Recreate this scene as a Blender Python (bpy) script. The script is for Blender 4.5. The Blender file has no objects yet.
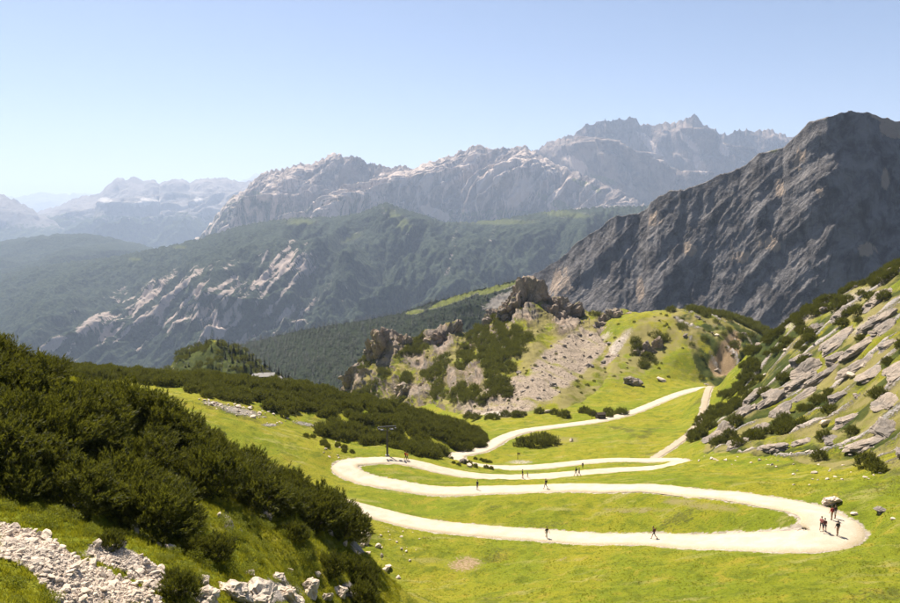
import bpy, bmesh, math, random
import numpy as np
from mathutils import Vector, Matrix

random.seed(7); rng = np.random.default_rng(7)
sc = bpy.context.scene
COL = sc.collection

# ------------------------------------------------------------------ camera, sky, sun, exposure
F_PX, W_PX, H_PX, HORIZON = 779.0, 900.0, 603.0, 215.0      # photograph pixels
PITCH = math.atan((H_PX / 2 - HORIZON) / F_PX)
cam = bpy.data.cameras.new('camera'); camo = bpy.data.objects.new('camera', cam); COL.objects.link(camo)
cam.sensor_width = 36.0; cam.lens = 36.0 * F_PX / W_PX
cam.clip_start = 0.5; cam.clip_end = 120000.0
camo.location = (0, 0, 0); camo.rotation_euler = (math.pi / 2 - PITCH, 0, 0)
sc.camera = camo
SUN_AZ, SUN_EL = math.radians(-33), math.radians(56)          # azimuth left of the view direction (+Y)
SUN_DIR = Vector((math.sin(SUN_AZ) * math.cos(SUN_EL), math.cos(SUN_AZ) * math.cos(SUN_EL), math.sin(SUN_EL)))
world = bpy.data.worlds.new('World'); sc.world = world; world.use_nodes = True
wn = world.node_tree.nodes; wl = world.node_tree.links
sky = wn.new('ShaderNodeTexSky'); sky.sky_type = 'NISHITA'; sky.sun_disc = False
sky.sun_elevation = SUN_EL; sky.sun_rotation = SUN_AZ; sky.altitude = 2000
sky.air_density = 1.0; sky.dust_density = 4.5; sky.ozone_density = 3.0
tint = wn.new('ShaderNodeMix'); tint.data_type = 'RGBA'; tint.blend_type = 'MULTIPLY'; tint.inputs[0].default_value = 1.0; tint.inputs[7].default_value = (1.0, 0.98, 1.0, 1)
wl.new(sky.outputs[0], tint.inputs[6]); wl.new(tint.outputs[2], wn['Background'].inputs[0]); wn['Background'].inputs[1].default_value = 0.05
sun = bpy.data.lights.new('sun', 'SUN'); sun.energy = 5.0; sun.angle = math.radians(0.5); sun.color = (1.0, 0.90, 0.75)
suno = bpy.data.objects.new('sun', sun); COL.objects.link(suno)
suno.rotation_euler = SUN_DIR.to_track_quat('Z', 'Y').to_euler()
suno.location = (0, 0, 50)
sc.view_settings.view_transform = 'Standard'; sc.view_settings.look = 'None'
sc.view_settings.exposure = 1.3; sc.view_settings.gamma = 1.0
sc.render.engine = 'CYCLES'
sc.cycles.use_denoising = True
sc.cycles.max_bounces = 6; sc.cycles.volume_bounces = 1; sc.cycles.transparent_max_bounces = 8
sc.cycles.diffuse_bounces = 3

# ------------------------------------------------------------------ helpers
CP, SP = math.cos(PITCH), math.sin(PITCH)
def bp(px, py, Y):
    """world point at depth Y (metres ahead) on the line of sight of a photograph pixel"""
    dx = (px - W_PX / 2) / F_PX; dy = -(py - H_PX / 2) / F_PX
    d = np.array((dx, CP + dy * SP, -SP + dy * CP))
    return d * (Y / d[1])
def proj(P):
    P = np.asarray(P, float); x, y, z = P[..., 0], P[..., 1], P[..., 2]
    f = y * CP - z * SP; u = y * SP + z * CP
    return W_PX / 2 + F_PX * x / f, H_PX / 2 - F_PX * u / f

_perm = np.random.default_rng(3).permutation(256).astype(np.int64); _perm = np.concatenate([_perm, _perm, _perm])
_ga = np.random.default_rng(4).uniform(0, 2 * np.pi, 256)
_gx, _gy = np.cos(_ga), np.sin(_ga)
def pn(x, y):
    x = np.asarray(x, float); y = np.asarray(y, float)
    xi = np.floor(x); yi = np.floor(y); xf = x - xi; yf = y - yi
    xi = xi.astype(np.int64) & 255; yi = yi.astype(np.int64) & 255
    u = xf * xf * xf * (xf * (xf * 6 - 15) + 10); v = yf * yf * yf * (yf * (yf * 6 - 15) + 10)
    def g(i, j, dx, dy):
        h = _perm[_perm[i] + j]; return _gx[h] * dx + _gy[h] * dy
    x1 = (xi + 1) & 255; y1 = (yi + 1) & 255
    a = g(xi, yi, xf, yf); b = g(x1, yi, xf - 1, yf); c = g(xi, y1, xf, yf - 1); d = g(x1, y1, xf - 1, yf - 1)
    return ((a + u * (b - a)) * (1 - v) + (c + u * (d - c)) * v) * 1.45
def fbm(x, y, o=4, g=0.5, l=2.03):
    s = 0; a = 1; n = 0
    for k in range(o):
        s = s + a * pn(x + 17.3 * k, y + 9.1 * k); n += a; a *= g; x = x * l; y = y * l
    return s / n
def ridged(x, y, o=4, g=0.5, l=2.07):
    s = 0; a = 1; n = 0; w = 1
    for k in range(o):
        r = 1 - np.abs(pn(x + 31.7 * k, y + 5.9 * k)); r = r * r
        s = s + a * r * w; w = np.clip(r * 1.6, 0, 1); n += a; a *= g; x = x * l; y = y * l
    return s / n
_g3 = np.random.default_rng(5).normal(size=(256, 3)); _g3 /= np.linalg.norm(_g3, axis=1)[:, None]
def pn3(p):
    i = np.floor(p); f = p - i; i = i.astype(np.int64) & 255
    w = f * f * f * (f * (f * 6 - 15) + 10); out = 0
    for cx in (0, 1):
        for cy in (0, 1):
            for cz in (0, 1):
                h = _perm[_perm[_perm[(i[:, 0] + cx) & 255] + ((i[:, 1] + cy) & 255)] + ((i[:, 2] + cz) & 255)]
                d = f - np.array((cx, cy, cz)); dot = (_g3[h] * d).sum(1)
                ww = (w[:, 0] if cx else 1 - w[:, 0]) * (w[:, 1] if cy else 1 - w[:, 1]) * (w[:, 2] if cz else 1 - w[:, 2])
                out = out + ww * dot
    return out * 1.5
def fbm3(p, o=4, g=0.5):
    s = 0; a = 1; n = 0
    for k in range(o): s = s + a * pn3(p + 13.1 * k); n += a; a *= g; p = p * 2.03
    return s / n
def sstep(a, b, x):
    t = np.clip((x - a) / (b - a), 0, 1); return t * t * (3 - 2 * t)

def mesh_np(name, V, Fq, attrs=None, smooth=True):
    """V (n,3), Fq (m,k) same-size faces"""
    me = bpy.data.meshes.new(name)
    V = np.ascontiguousarray(V, np.float32); Fq = np.ascontiguousarray(Fq, np.int32)
    m, k = Fq.shape
    me.vertices.add(len(V)); me.vertices.foreach_set('co', V.ravel())
    me.loops.add(m * k); me.loops.foreach_set('vertex_index', Fq.ravel())
    me.polygons.add(m); me.polygons.foreach_set('loop_start', np.arange(0, m * k, k, dtype=np.int32))
    me.polygons.foreach_set('loop_total', np.full(m, k, np.int32))
    me.polygons.foreach_set('use_smooth', np.full(m, smooth, bool))
    for a, val in (attrs or {}).items():
        at = me.attributes.new(a, 'FLOAT', 'POINT'); at.data.foreach_set('value', np.ascontiguousarray(val, np.float32).ravel())
    me.update(calc_edges=True); me.validate()
    return me
def link(name, me, mat=None, parent=None, label=None, cat=None, group=None, kind=None, loc=None):
    o = bpy.data.objects.new(name, me); COL.objects.link(o)
    if mat is not None and me is not None and not me.materials: me.materials.append(mat)
    if parent is not None: o.parent = parent
    if label: o['label'] = label
    if cat: o['category'] = cat
    if group: o['group'] = group
    if kind: o['kind'] = kind
    if loc is not None: o.location = loc
    return o
def grid_faces(nr, nc):
    i = np.arange(nr * nc).reshape(nr, nc)
    return np.stack([i[:-1, :-1], i[:-1, 1:], i[1:, 1:], i[1:, :-1]], -1).reshape(-1, 4)

# ------------------------------------------------------------------ material helper
class NT:
    def __init__(s, name):
        s.m = bpy.data.materials.new(name); s.m.use_nodes = True; s.t = s.m.node_tree; s.t.nodes.clear()
        s.out = s.n('ShaderNodeOutputMaterial')
    def n(s, t, **k):
        nd = s.t.nodes.new(t)
        for a, v in k.items(): setattr(nd, a, v)
        return nd
    def l(s, a, b): s.t.links.new(a, b)
    def put(s, sock, v):
        if hasattr(v, 'is_linked'): s.l(v, sock)
        elif isinstance(v, (tuple, list)) and len(v) == 3 and sock.type == 'RGBA': sock.default_value = (*v, 1)
        else: sock.default_value = v
    def pos(s): return s.n('ShaderNodeNewGeometry').outputs['Position']
    def attr(s, name): return s.n('ShaderNodeAttribute', attribute_name=name).outputs['Fac']
    def math(s, op, a, b=0.0, c=None, clamp=False):
        nd = s.n('ShaderNodeMath', operation=op, use_clamp=clamp); s.put(nd.inputs[0], a); s.put(nd.inputs[1], b)
        if c is not None: s.put(nd.inputs[2], c)
        return nd.outputs[0]
    def mapping(s, vec, scale=(1, 1, 1), rot=(0, 0, 0)):
        nd = s.n('ShaderNodeMapping'); s.l(vec, nd.inputs[0]); nd.inputs['Scale'].default_value = scale; nd.inputs['Rotation'].default_value = rot
        return nd.outputs[0]
    def noise(s, vec, scale, detail=4, rough=0.55, dist=0.0):
        nd = s.n('ShaderNodeTexNoise'); s.l(vec, nd.inputs['Vector']); nd.inputs['Scale'].default_value = scale
        nd.inputs['Detail'].default_value = detail; nd.inputs['Roughness'].default_value = rough; nd.inputs['Distortion'].default_value = dist
        return nd.outputs['Fac']
    def vor(s, vec, scale, feature='F1', out='Distance', rnd=1.0):
        nd = s.n('ShaderNodeTexVoronoi', feature=feature); s.l(vec, nd.inputs['Vector']); nd.inputs['Scale'].default_value = scale
        nd.inputs['Randomness'].default_value = rnd
        return nd.outputs[out]
    def ramp(s, fac, a, b):                                    # smooth remap a..b -> 0..1
        nd = s.n('ShaderNodeMapRange', interpolation_type='SMOOTHSTEP'); s.put(nd.inputs['Value'], fac)
        nd.inputs['From Min'].default_value = a; nd.inputs['From Max'].default_value = b
        return nd.outputs[0]
    def mix(s, f, a, b, mode='MIX'):
        nd = s.n('ShaderNodeMix', data_type='RGBA', blend_type=mode); s.put(nd.inputs[0], f); s.put(nd.inputs[6], a); s.put(nd.inputs[7], b)
        return nd.outputs[2]
    def bump(s, h, dist, strength=1.0, normal=None):
        nd = s.n('ShaderNodeBump'); s.l(h, nd.inputs['Height']); nd.inputs['Distance'].default_value = dist; nd.inputs['Strength'].default_value = strength
        if normal is not None: s.l(normal, nd.inputs['Normal'])
        return nd.outputs[0]
    def bsdf(s, col, rough=0.9, normal=None, spec=0.15, trans=None):
        p = s.n('ShaderNodeBsdfPrincipled'); s.put(p.inputs['Base Color'], col); s.put(p.inputs['Roughness'], rough)
        p.inputs['Specular IOR Level'].default_value = spec
        if normal is not None: s.l(normal, p.inputs['Normal'])
        o = p.outputs[0]
        if trans is not None:
            t = s.n('ShaderNodeBsdfTranslucent'); s.put(t.inputs[0], trans[0])
            if normal is not None: s.l(normal, t.inputs['Normal'])
            mx = s.n('ShaderNodeMixShader'); mx.inputs[0].default_value = trans[1]; s.l(o, mx.inputs[1]); s.l(t.outputs[0], mx.inputs[2]); o = mx.outputs[0]
        s.l(o, s.out.inputs[0]); return s.m
# ------------------------------------------------------------------ materials of the setting
def rock_col(t, p, base=1.0, warm=(0.40, 0.35, 0.31), cool=(0.30, 0.285, 0.275), dark=(0.13, 0.125, 0.12), s=1.0):
    a = t.noise(p, 0.35 * s, 5, 0.6); b = t.noise(p, 2.2 * s, 6, 0.65); c = t.vor(t.mapping(p, (1, 1, 0.5)), 1.3 * s, 'DISTANCE_TO_EDGE')
    col = t.mix(t.ramp(a, 0.38, 0.62), cool, warm)
    col = t.mix(t.math('MULTIPLY', t.ramp(b, 0.56, 0.72), 0.65), col, dark)
    col = t.mix(t.math('MULTIPLY', t.ramp(b, 0.46, 0.34), 0.5), col, tuple(min(1, x * 1.35) for x in warm))
    return col, b, c
def mat_ground(name='ground', rkw=None, sc1=(0.24, 0.205, 0.17), sc2=(0.44, 0.385, 0.33)):
    t = NT(name); p = t.pos()
    n1 = t.noise(p, 0.045, 4, 0.6, 0.4); n2 = t.noise(p, 0.35, 5, 0.62, 0.3); n3 = t.noise(p, 2.6, 5, 0.7); n4 = t.noise(p, 9.0, 3, 0.7)
    ps = t.mapping(p, (0.10, 0.45, 0.45), (0, 0, 0.15)); n5 = t.noise(ps, 1.0, 4, 0.6)
    g = t.mix(t.ramp(n1, 0.36, 0.64), (0.142, 0.172, 0.011), (0.215, 0.203, 0.015))
    g = t.mix(t.math('MULTIPLY', t.ramp(n2, 0.50, 0.66), 0.8), g, (0.088, 0.112, 0.009))
    g = t.mix(t.math('MULTIPLY', t.ramp(n2, 0.47, 0.33), 0.65), g, (0.27, 0.215, 0.028))
    g = t.mix(t.math('MULTIPLY', t.ramp(n5, 0.55, 0.68), 0.6), g, (0.27, 0.245, 0.085))
    g = t.mix(t.math('MULTIPLY', t.ramp(n3, 0.50, 0.64), 0.72), g, (0.066, 0.088, 0.008))
    g = t.mix(t.math('MULTIPLY', t.ramp(n4, 0.52, 0.64), 0.55), g, (0.08, 0.10, 0.007))
    g = t.mix(t.math('MULTIPLY', t.ramp(n4, 0.44, 0.28), 0.35), g, (0.26, 0.24, 0.03))
    fl = t.ramp(t.noise(p, 14.0, 2, 0.5), 0.70, 0.76); g = t.mix(t.math('MULTIPLY', fl, t.ramp(n2, 0.4, 0.6)), g, (0.55, 0.45, 0.05))
    rk, rb, rc = rock_col(t, p, **(rkw or {}))
    scr = t.vor(p, 1.6, 'F1', 'Color'); ss = t.n('ShaderNodeSeparateColor'); t.l(scr, ss.inputs[0])
    sd = t.vor(p, 1.6, 'DISTANCE_TO_EDGE')
    scol = t.mix(ss.outputs[0], sc1, sc2); scol = t.mix(t.math('MULTIPLY', t.ramp(n3, 0.52, 0.72), 0.5), scol, (0.16, 0.14, 0.11))
    dcol = t.mix(t.ramp(n3, 0.35, 0.65), (0.20, 0.135, 0.075), (0.33, 0.245, 0.15))
    def edge(a, nz, k=0.45): return t.ramp(t.math('ADD', t.attr(a), t.math('MULTIPLY', t.math('SUBTRACT', nz, 0.5), k * 2)), 0.35, 0.65)
    col = t.mix(t.math('MULTIPLY', edge('dark', n3, 0.7), 0.6), g, (0.065, 0.065, 0.018))
    col = t.mix(t.math('MULTIPLY', edge('dry', n2), 0.8), col, t.mix(n3, (0.17, 0.15, 0.055), (0.26, 0.215, 0.10)))
    fdark = t.mix(t.ramp(n2, 0.4, 0.65), (0.030, 0.042, 0.010), (0.060, 0.070, 0.014))
    col = t.mix(edge('shrub', n2), col, fdark)
    col = t.mix(edge('dirt', n3, 0.6), col, dcol)
    col = t.mix(edge('scree', n3, 0.8), col, scol)
    em = edge('rock', n3, 0.7); col = t.mix(em, col, rk)
    h = t.math('ADD', t.math('MULTIPLY', n3, 0.55), t.math('MULTIPLY', n4, 0.25))
    h = t.math('ADD', h, t.math('MULTIPLY', rb, t.math('MULTIPLY', em, 1.2)))
    nb = t.bump(h, 0.45, 1.0)
    return t.bsdf(col, 0.95, nb, 0.08)
def mat_path(name='gravel_path', k=1.0):
    t = NT(name); p = t.pos()
    a = t.noise(p, 0.5, 4, 0.6); b = t.noise(p, 7.0, 4, 0.7); c = t.noise(p, 30, 2, 0.6)
    col = t.mix(t.ramp(a, 0.3, 0.7), (0.41, 0.35, 0.275), (0.49, 0.435, 0.355)); col = t.mix(t.math('MULTIPLY', t.ramp(b, 0.5, 0.75), 0.55), col, (0.32, 0.27, 0.205))
    col = t.mix(t.math('MULTIPLY', t.ramp(c, 0.5, 0.7), 0.5), col, (0.24, 0.205, 0.165))
    col = t.mix(t.math('MULTIPLY', t.attr('edge'), t.ramp(b, 0.35, 0.6)), col, (0.36, 0.29, 0.18))
    col = t.mix(1.0 - k, col, (0.30, 0.235, 0.16))
    return t.bsdf(col, 0.95, t.bump(t.math('ADD', b, c), 0.05, 0.9), 0.1)
def mat_mountain(name, L, rock1, rock2, pale, forest=(0.012, 0.020, 0.012), forest2=(0.050, 0.062, 0.022), meadow=(0.11, 0.125, 0.03), bumpd=None):
    """L: metres of one pixel there; sets the grain"""
    t = NT(name); p = t.pos(); s = 1.0 / L
    n1 = t.noise(p, 0.012 * s, 4, 0.6); n2 = t.noise(p, 0.06 * s, 5, 0.65, 0.5); n3 = t.noise(p, 0.28 * s, 5, 0.7)
    pv = t.mapping(p, (1, 1, 0.28)); n4 = t.noise(pv, 0.11 * s, 5, 0.65, 0.8)
    col = t.mix(t.ramp(n2, 0.36, 0.64), rock1, rock2)
    col = t.mix(t.math('MULTIPLY', t.ramp(n4, 0.52, 0.70), 0.65), col, tuple(x * 0.5 for x in rock1))
    col = t.mix(t.math('MULTIPLY', t.ramp(n4, 0.46, 0.30), 0.45), col, tuple(min(1, x * 1.3) for x in rock2))
    def edge(a, nz, k): return t.ramp(t.math('ADD', t.attr(a), t.math('MULTIPLY', t.math('SUBTRACT', nz, 0.5), k * 2)), 0.38, 0.62)
    fc = t.mix(t.ramp(n3, 0.40, 0.62), forest, forest2)
    mc = t.mix(t.ramp(n3, 0.35, 0.65), meadow, tuple(x * 0.6 for x in meadow))
    col = t.mix(edge('meadow', n2, 0.6), col, mc)
    col = t.mix(edge('forest', n3, 0.9), col, fc)
    col = t.mix(edge('pale', n4, 0.8), col, pale)
    h = t.math('ADD', t.math('MULTIPLY', n3, 0.5), t.math('MULTIPLY', n4, 1.0))
    return t.bsdf(col, 0.95, t.bump(h, (bumpd or 4.0) * L, 0.85), 0.05)

# ------------------------------------------------------------------ far ranges: parametric faces crest -> foot
def interp_line(pts, xs):
    pts = np.array(pts, float); return [np.interp(xs, pts[:, 0], pts[:, k]) for k in (1, 2)]
def mountain(name, crest, foot, x0, x1, nu, nv, amp, lam, jag, mat, label, cat='mountain', prof=1.0, shear=0.25, aniso=2.6, masks=None, back=1.2, seed=0, nb=14, octs=5, fine=0.0, jl=14.0, top=0.45, fsh=None):
    xs = np.linspace(x0, x1, nu)
    cy, cY = interp_line(crest, xs); fy, fY = interp_line(foot, xs)
    C = np.array([bp(a, b, c) for a, b, c in zip(xs, cy, cY)]); Fo = np.array([bp(a, b, c) for a, b, c in zip(xs, fy, fY)])
    s1 = C[:, 0]; C0z = C[:, 2].copy()
    jg = jag * (ridged(s1 / (lam / jl) + seed, s1 * 0 + seed * 1.7, 4, 0.6) - 0.55)
    v = np.linspace(0, 1, nv)[:, None, None]
    P = C[None] * (1 - v) + Fo[None] * v; P0z = C0z[None] + (Fo[:, 2] - C0z)[None] * (v[..., 0] ** prof)
    P[..., 2] = P0z + jg[None] * np.exp(-14 * v[..., 0]); C[:, 2] += jg
    sl = (C0z.max() - P0z) / np.sin(np.arctan2(np.abs(C[:, 2] - Fo[:, 2]).mean(), np.abs(C[:, 1] - Fo[:, 1]).mean()))
    sx = P[..., 0] + shear * sl
    wx = sx / lam + 0.30 * pn(sx / lam * 0.5 + seed, sl / lam * 0.4); wt = sl / lam
    d = ridged(wx + seed * 3.1, wt / aniso + seed, octs, 0.52) - 0.5
    d2 = fbm(wx * 3.1 + 7, wt * 0.8 + seed, 5, 0.6)
    ramp = np.clip(v[..., 0] / top, 0, 1) ** 0.8 * 0.95 + 0.05
    D = amp * (d * 1.5 + 0.35 * d2) * ramp
    hr = np.abs(C0z - Fo[:, 2]); D = D * np.clip(hr / np.percentile(hr, 80), 0.12, 1.0)[None]
    fx_ = wx if fsh is None else (P[..., 0] + fsh * sl) / lam
    if fine: D = D + fine * (ridged(fx_ * 9.0 + 3, wt * 2.2 + seed, 4, 0.6) - 0.5) * sstep(0, 0.04, v[..., 0])
    nrm = np.cross(np.gradient(P, axis=1), np.gradient(P, axis=0)); nrm /= np.linalg.norm(nrm, axis=-1)[..., None] + 1e-9
    nrm *= -np.sign(nrm[..., 1:2]); nrm = nrm * 0.75 + 0.25 * nrm.mean((0, 1)); flat = sstep(0.0, 0.12, v)
    lim_ = 0.55 * np.maximum(C[:, 2][None] - P[..., 2], 0) + 1.0; dz = nrm[..., 2] * D; dz = np.where(dz > 0, lim_ * np.tanh(dz / lim_), dz); P[..., :2] += nrm[..., :2] * D[..., None]; P[..., 2] += dz * flat[..., 0]
    # back slope: real depth behind the crest
    vb = np.linspace(1, 0, nb + 1)[:-1][:, None]
    hgt = (C[:, 2] - Fo[:, 2])[None]; run = (C[:, 1] - Fo[:, 1])[None] * back + 0.35 * np.abs(hgt); hgt = np.maximum(hgt, 0.6 * run)
    B = np.empty((nb, nu, 3)); B[..., 0] = C[:, 0][None] * (1 + 0.0 * vb); B[..., 1] = C[:, 1][None] + run * vb; B[..., 2] = C[:, 2][None] - hgt * vb ** 1.0
    B[..., 2] += 0.4 * amp * (ridged(B[..., 0] / lam + 5, B[..., 1] / lam / 2 + seed, 4) - 0.5) * sstep(0, 0.25, vb)
    allP = np.concatenate([B, P], 0); nr = nb + nv; allP[..., 2] = np.maximum(allP[..., 2], -1015)
    V = allP.reshape(-1, 3); att = {'forest': np.zeros(len(V)), 'meadow': np.zeros(len(V)), 'pale': np.zeros(len(V))}
    if masks:
        dd = np.concatenate([np.zeros((nb, nu)), d], 0).ravel(); vv = np.concatenate([-np.repeat(vb, nu, 1), np.repeat(v[..., 0], nu, 1)], 0).ravel()
        px, py = proj(V)
        att.update(masks(V, px, py, vv, dd))
    me = mesh_np(name, V, grid_faces(nr, nu)[:, ::-1], att)
    o = link(name, me, mat, label=label, cat=cat, kind='structure')
    return o, P

def poly_in(px, py, poly):
    poly = np.array(poly, float); ins = np.zeros(px.shape, bool); n = len(poly)
    for i in range(n):
        x1, y1 = poly[i]; x2, y2 = poly[(i + 1) % n]
        if y1 == y2: continue
        c = ((y1 > py) != (y2 > py)) & (px < (x2 - x1) * (py - y1) / (y2 - y1) + x1); ins ^= c
    return ins.astype(float)
def blobs(px, py, lst):
    """soft elliptical patches (cx, cy, rx, ry, angle degrees)"""
    m = np.zeros(px.shape)
    for cx, cy, rx, ry, a in lst:
        c, s = math.cos(math.radians(a)), math.sin(math.radians(a)); dx, dy = px - cx, py - cy
        u, v = (dx * c + dy * s) / rx, (-dx * s + dy * c) / ry
        m = np.maximum(m, np.clip(1.5 - np.sqrt(u * u + v * v), 0, 1))
    return m

mt_far = mat_mountain('far_mountain', 22, (0.15, 0.135, 0.13), (0.25, 0.22, 0.2), (0.45, 0.41, 0.37))
mt_mid = mat_mountain('middle_mountain', 10, (0.10, 0.083, 0.078), (0.26, 0.205, 0.175), (0.50, 0.41, 0.35))
mt_for = mat_mountain('forested_mountain', 6, (0.24, 0.20, 0.18), (0.40, 0.32, 0.27), (0.36, 0.295, 0.26), forest=(0.010, 0.018, 0.013), forest2=(0.044, 0.058, 0.034), meadow=(0.085, 0.10, 0.035), bumpd=4.0)
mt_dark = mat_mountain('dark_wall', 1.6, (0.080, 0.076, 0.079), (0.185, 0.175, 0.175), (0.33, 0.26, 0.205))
mt_rid = mat_mountain('wooded_ridge', 1.7, (0.15, 0.14, 0.13), (0.2, 0.18, 0.16), (0.4, 0.35, 0.3), forest=(0.010, 0.016, 0.010), forest2=(0.022, 0.030, 0.014), bumpd=1.0)  # forest tones darkened: the ridge's shade is put into the colour

mountain('distant_mountain', [(-300, 190, 34000), (0, 196, 34000), (20, 197, 34000), (40, 193, 34000), (60, 195, 34000), (75, 194, 34000), (110, 196, 34000), (235, 186, 34000), (247, 178, 34000), (255, 173, 34000), (264, 179, 34000), (280, 185, 34000), (420, 190, 34000)],
         [(-300, 225, 28000), (420, 225, 28000)], -220, 420, 200, 40, 700, 2600, 260, mt_far, 'palest low mountains on the far left skyline')
mountain('jagged_mountain', [(-400, 205, 19000), (-150, 190, 19000), (0, 214, 18500), (35, 212, 18000), (58, 206, 17500), (76, 197, 17000), (100, 194, 17000), (108, 184, 17000), (118, 177, 17000), (126, 179, 17000), (134, 177, 17000), (145, 181, 17000), (152, 179, 17000), (160, 184, 17000), (172, 178, 17000), (182, 179, 17000), (190, 183, 17000), (198, 179, 17000), (212, 178, 17000), (228, 178, 17000), (240, 182, 17000), (258, 180, 17000), (300, 186, 17000), (400, 195, 17000)],
         [(-400, 262, 12500), (400, 262, 12500)], -200, 400, 420, 130, 900, 2300, 70, mt_far, 'hazy blue jagged mountain on the left skyline',
         masks=lambda V, px, py, v, d: {'forest': sstep(205, 232, py + 14 * d) * 0.9, 'pale': blobs(px, py, [(145, 202, 16, 5, -10), (198, 200, 7, 3, 20), (105, 200, 8, 3, 0)]) * 0.7}, seed=2)
mountain('shoulder_mountain', [(-400, 150, 15000), (-120, 170, 15000), (-30, 188, 14800), (0, 195, 14500), (8, 196, 14500), (18, 201, 14500), (30, 208, 14500), (45, 217, 14500), (70, 230, 14500), (100, 245, 14500)],
         [(-400, 265, 12200), (100, 265, 12200)], -180, 100, 150, 80, 500, 1900, 90, mt_far, 'hazy grey mountain shoulder cut by the left edge', masks=lambda V, px, py, v, d: {'forest': sstep(212, 240, py)}, seed=5)
mountain('rocky_mountain', [(380, 190, 10500), (480, 165, 10500), (525, 152, 10500), (536, 150, 10500), (548, 143, 10500), (560, 138, 10500), (571, 136, 10500), (574, 134, 10500), (580, 128, 10500), (589, 122, 10500), (597, 123, 10500), (606, 119, 10500), (614, 120, 10500), (622, 119, 10500), (633, 117, 10500), (637, 119, 10500), (641, 124, 10500), (652, 124, 10500), (664, 123, 10500), (672, 124, 10500), (681, 120, 10500), (688, 116, 10500), (695, 115, 10500), (700, 119, 10500), (706, 126, 10500), (716, 130, 10500), (720, 134, 10500), (732, 132, 10500), (740, 129, 10500), (757, 130, 10500), (772, 130, 10500), (778, 133, 10500), (790, 137, 10500), (820, 145, 10500), (1100, 150, 10500)],
         [(380, 250, 8300), (1100, 250, 8300)], 380, 900, 480, 200, 1000, 1500, 80, mt_mid, 'tallest rocky range with ragged peaks on the skyline', prof=0.85, shear=-0.35, aniso=3.0, top=0.3,
         masks=lambda V, px, py, v, d: {'pale': blobs(px, py, [(576, 165, 17, 6, 35), (652, 148, 22, 5, 50), (690, 143, 16, 4, 45), (725, 150, 8, 4, 60), (700, 165, 14, 5, 55)]) * 0.85, 'meadow': blobs(px, py, [(605, 180, 16, 3, 20)]) * 0.9,
                                        'forest': sstep(205, 235, py + 20 * d) * 0.8}, seed=11, fine=90)
mountain('slabby_mountain', [(150, 262, 8600), (200, 236, 8600), (218, 214, 8600), (232, 197, 8600), (244, 190, 8700), (256, 178, 8800), (264, 172, 8800), (276, 169, 8800), (286, 168, 8800), (300, 163, 8800), (312, 163, 8800), (322, 159, 8800), (333, 153, 8800), (338, 153, 8800), (344, 157, 8800), (352, 155, 8800), (358, 157, 8800), (368, 163, 8800), (380, 165, 8800), (392, 167, 8800), (400, 164, 8800), (412, 168, 8800), (420, 165, 8800), (434, 160, 8800), (448, 156, 8800), (462, 150, 8800), (472, 146, 8800), (480, 144, 8800), (492, 148, 8800), (503, 147, 8800), (512, 148, 8800), (524, 145, 8800), (534, 151, 8700), (546, 159, 8600), (560, 166, 8500), (580, 173, 8300), (600, 182, 8200), (620, 191, 8000), (660, 214, 7900), (760, 250, 7900)],
         [(150, 285, 6900), (760, 285, 6900)], 170, 730, 560, 230, 760, 1000, 60, mt_mid, 'pale slabby range sloping down to the right', prof=0.9, shear=0.75, aniso=3.2, top=0.35,
         masks=lambda V, px, py, v, d: {'forest': sstep(186, 226, py + 34 * (d - 0.05) - 0.02 * (px - 400)) * 0.95, 'meadow': blobs(px, py, [(250, 205, 14, 5, 20), (560, 205, 30, 4, 25), (500, 214, 40, 4, 0), (588, 186, 16, 3, 25), (260, 196, 9, 3, 30)]),
                                        'pale': np.maximum(blobs(px, py, [(495, 175, 26, 7, -45), (520, 192, 20, 9, -48), (435, 213, 18, 5, 22), (380, 185, 12, 4, -40), (470, 160, 14, 4, -40), (555, 195, 14, 3, -40)]), 0.42 + 0.5 * d)}, seed=21, fine=60)
mountain('rounded_hill', [(-300, 262, 8200), (-100, 250, 8200), (0, 241, 8200), (35, 236, 8200), (60, 234, 8200), (85, 234, 8200), (110, 237, 8200), (140, 244, 8200), (170, 252, 8200), (260, 275, 8200)],
         [(-300, 300, 5600), (260, 300, 5600)], -220, 260, 200, 90, 240, 1300, 30, mt_for, 'soft rounded wooded hill in the hazy left distance', cat='hill', masks=lambda V, px, py, v, d: {'forest': 0 * v + 1.0}, seed=31)
def m_for(V, px, py, v, d):
    scar = blobs(px, py, [(185, 300, 75, 30, -12), (285, 285, 34, 46, 15), (230, 335, 50, 22, -20), (110, 330, 40, 18, 20), (55, 345, 26, 14, 30)])
    strip = blobs(px, py, [(450, 262, 3, 26, 14), (455, 235, 3, 12, 20), (492, 236, 3, 16, 20), (327, 287, 10, 3, -55), (345, 290, 3, 14, 10)])
    mead = blobs(px, py, [(400, 222, 18, 7, 40), (350, 238, 14, 4, -20), (390, 212, 8, 4, 30), (300, 222, 18, 4, 0), (500, 222, 40, 3, 0), (565, 214, 30, 4, 5), (180, 247, 8, 2, 0), (135, 259, 8, 2, 0)])
    sx = V[:, 0] - 0.55 * V[:, 2]; rg = ridged(sx / 85 + 0.5 * fbm(sx / 300, V[:, 2] / 200, 2), V[:, 2] / 260, 4, 0.66)
    pale = np.maximum(np.minimum(scar, 0.9) * np.clip(3.2 * (rg - 0.37), 0, 1.0), strip * 0.5)
    return {'forest': np.clip(1.05 - 0.75 * mead, 0, 1), 'pale': pale * 0.82, 'meadow': mead}
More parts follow.
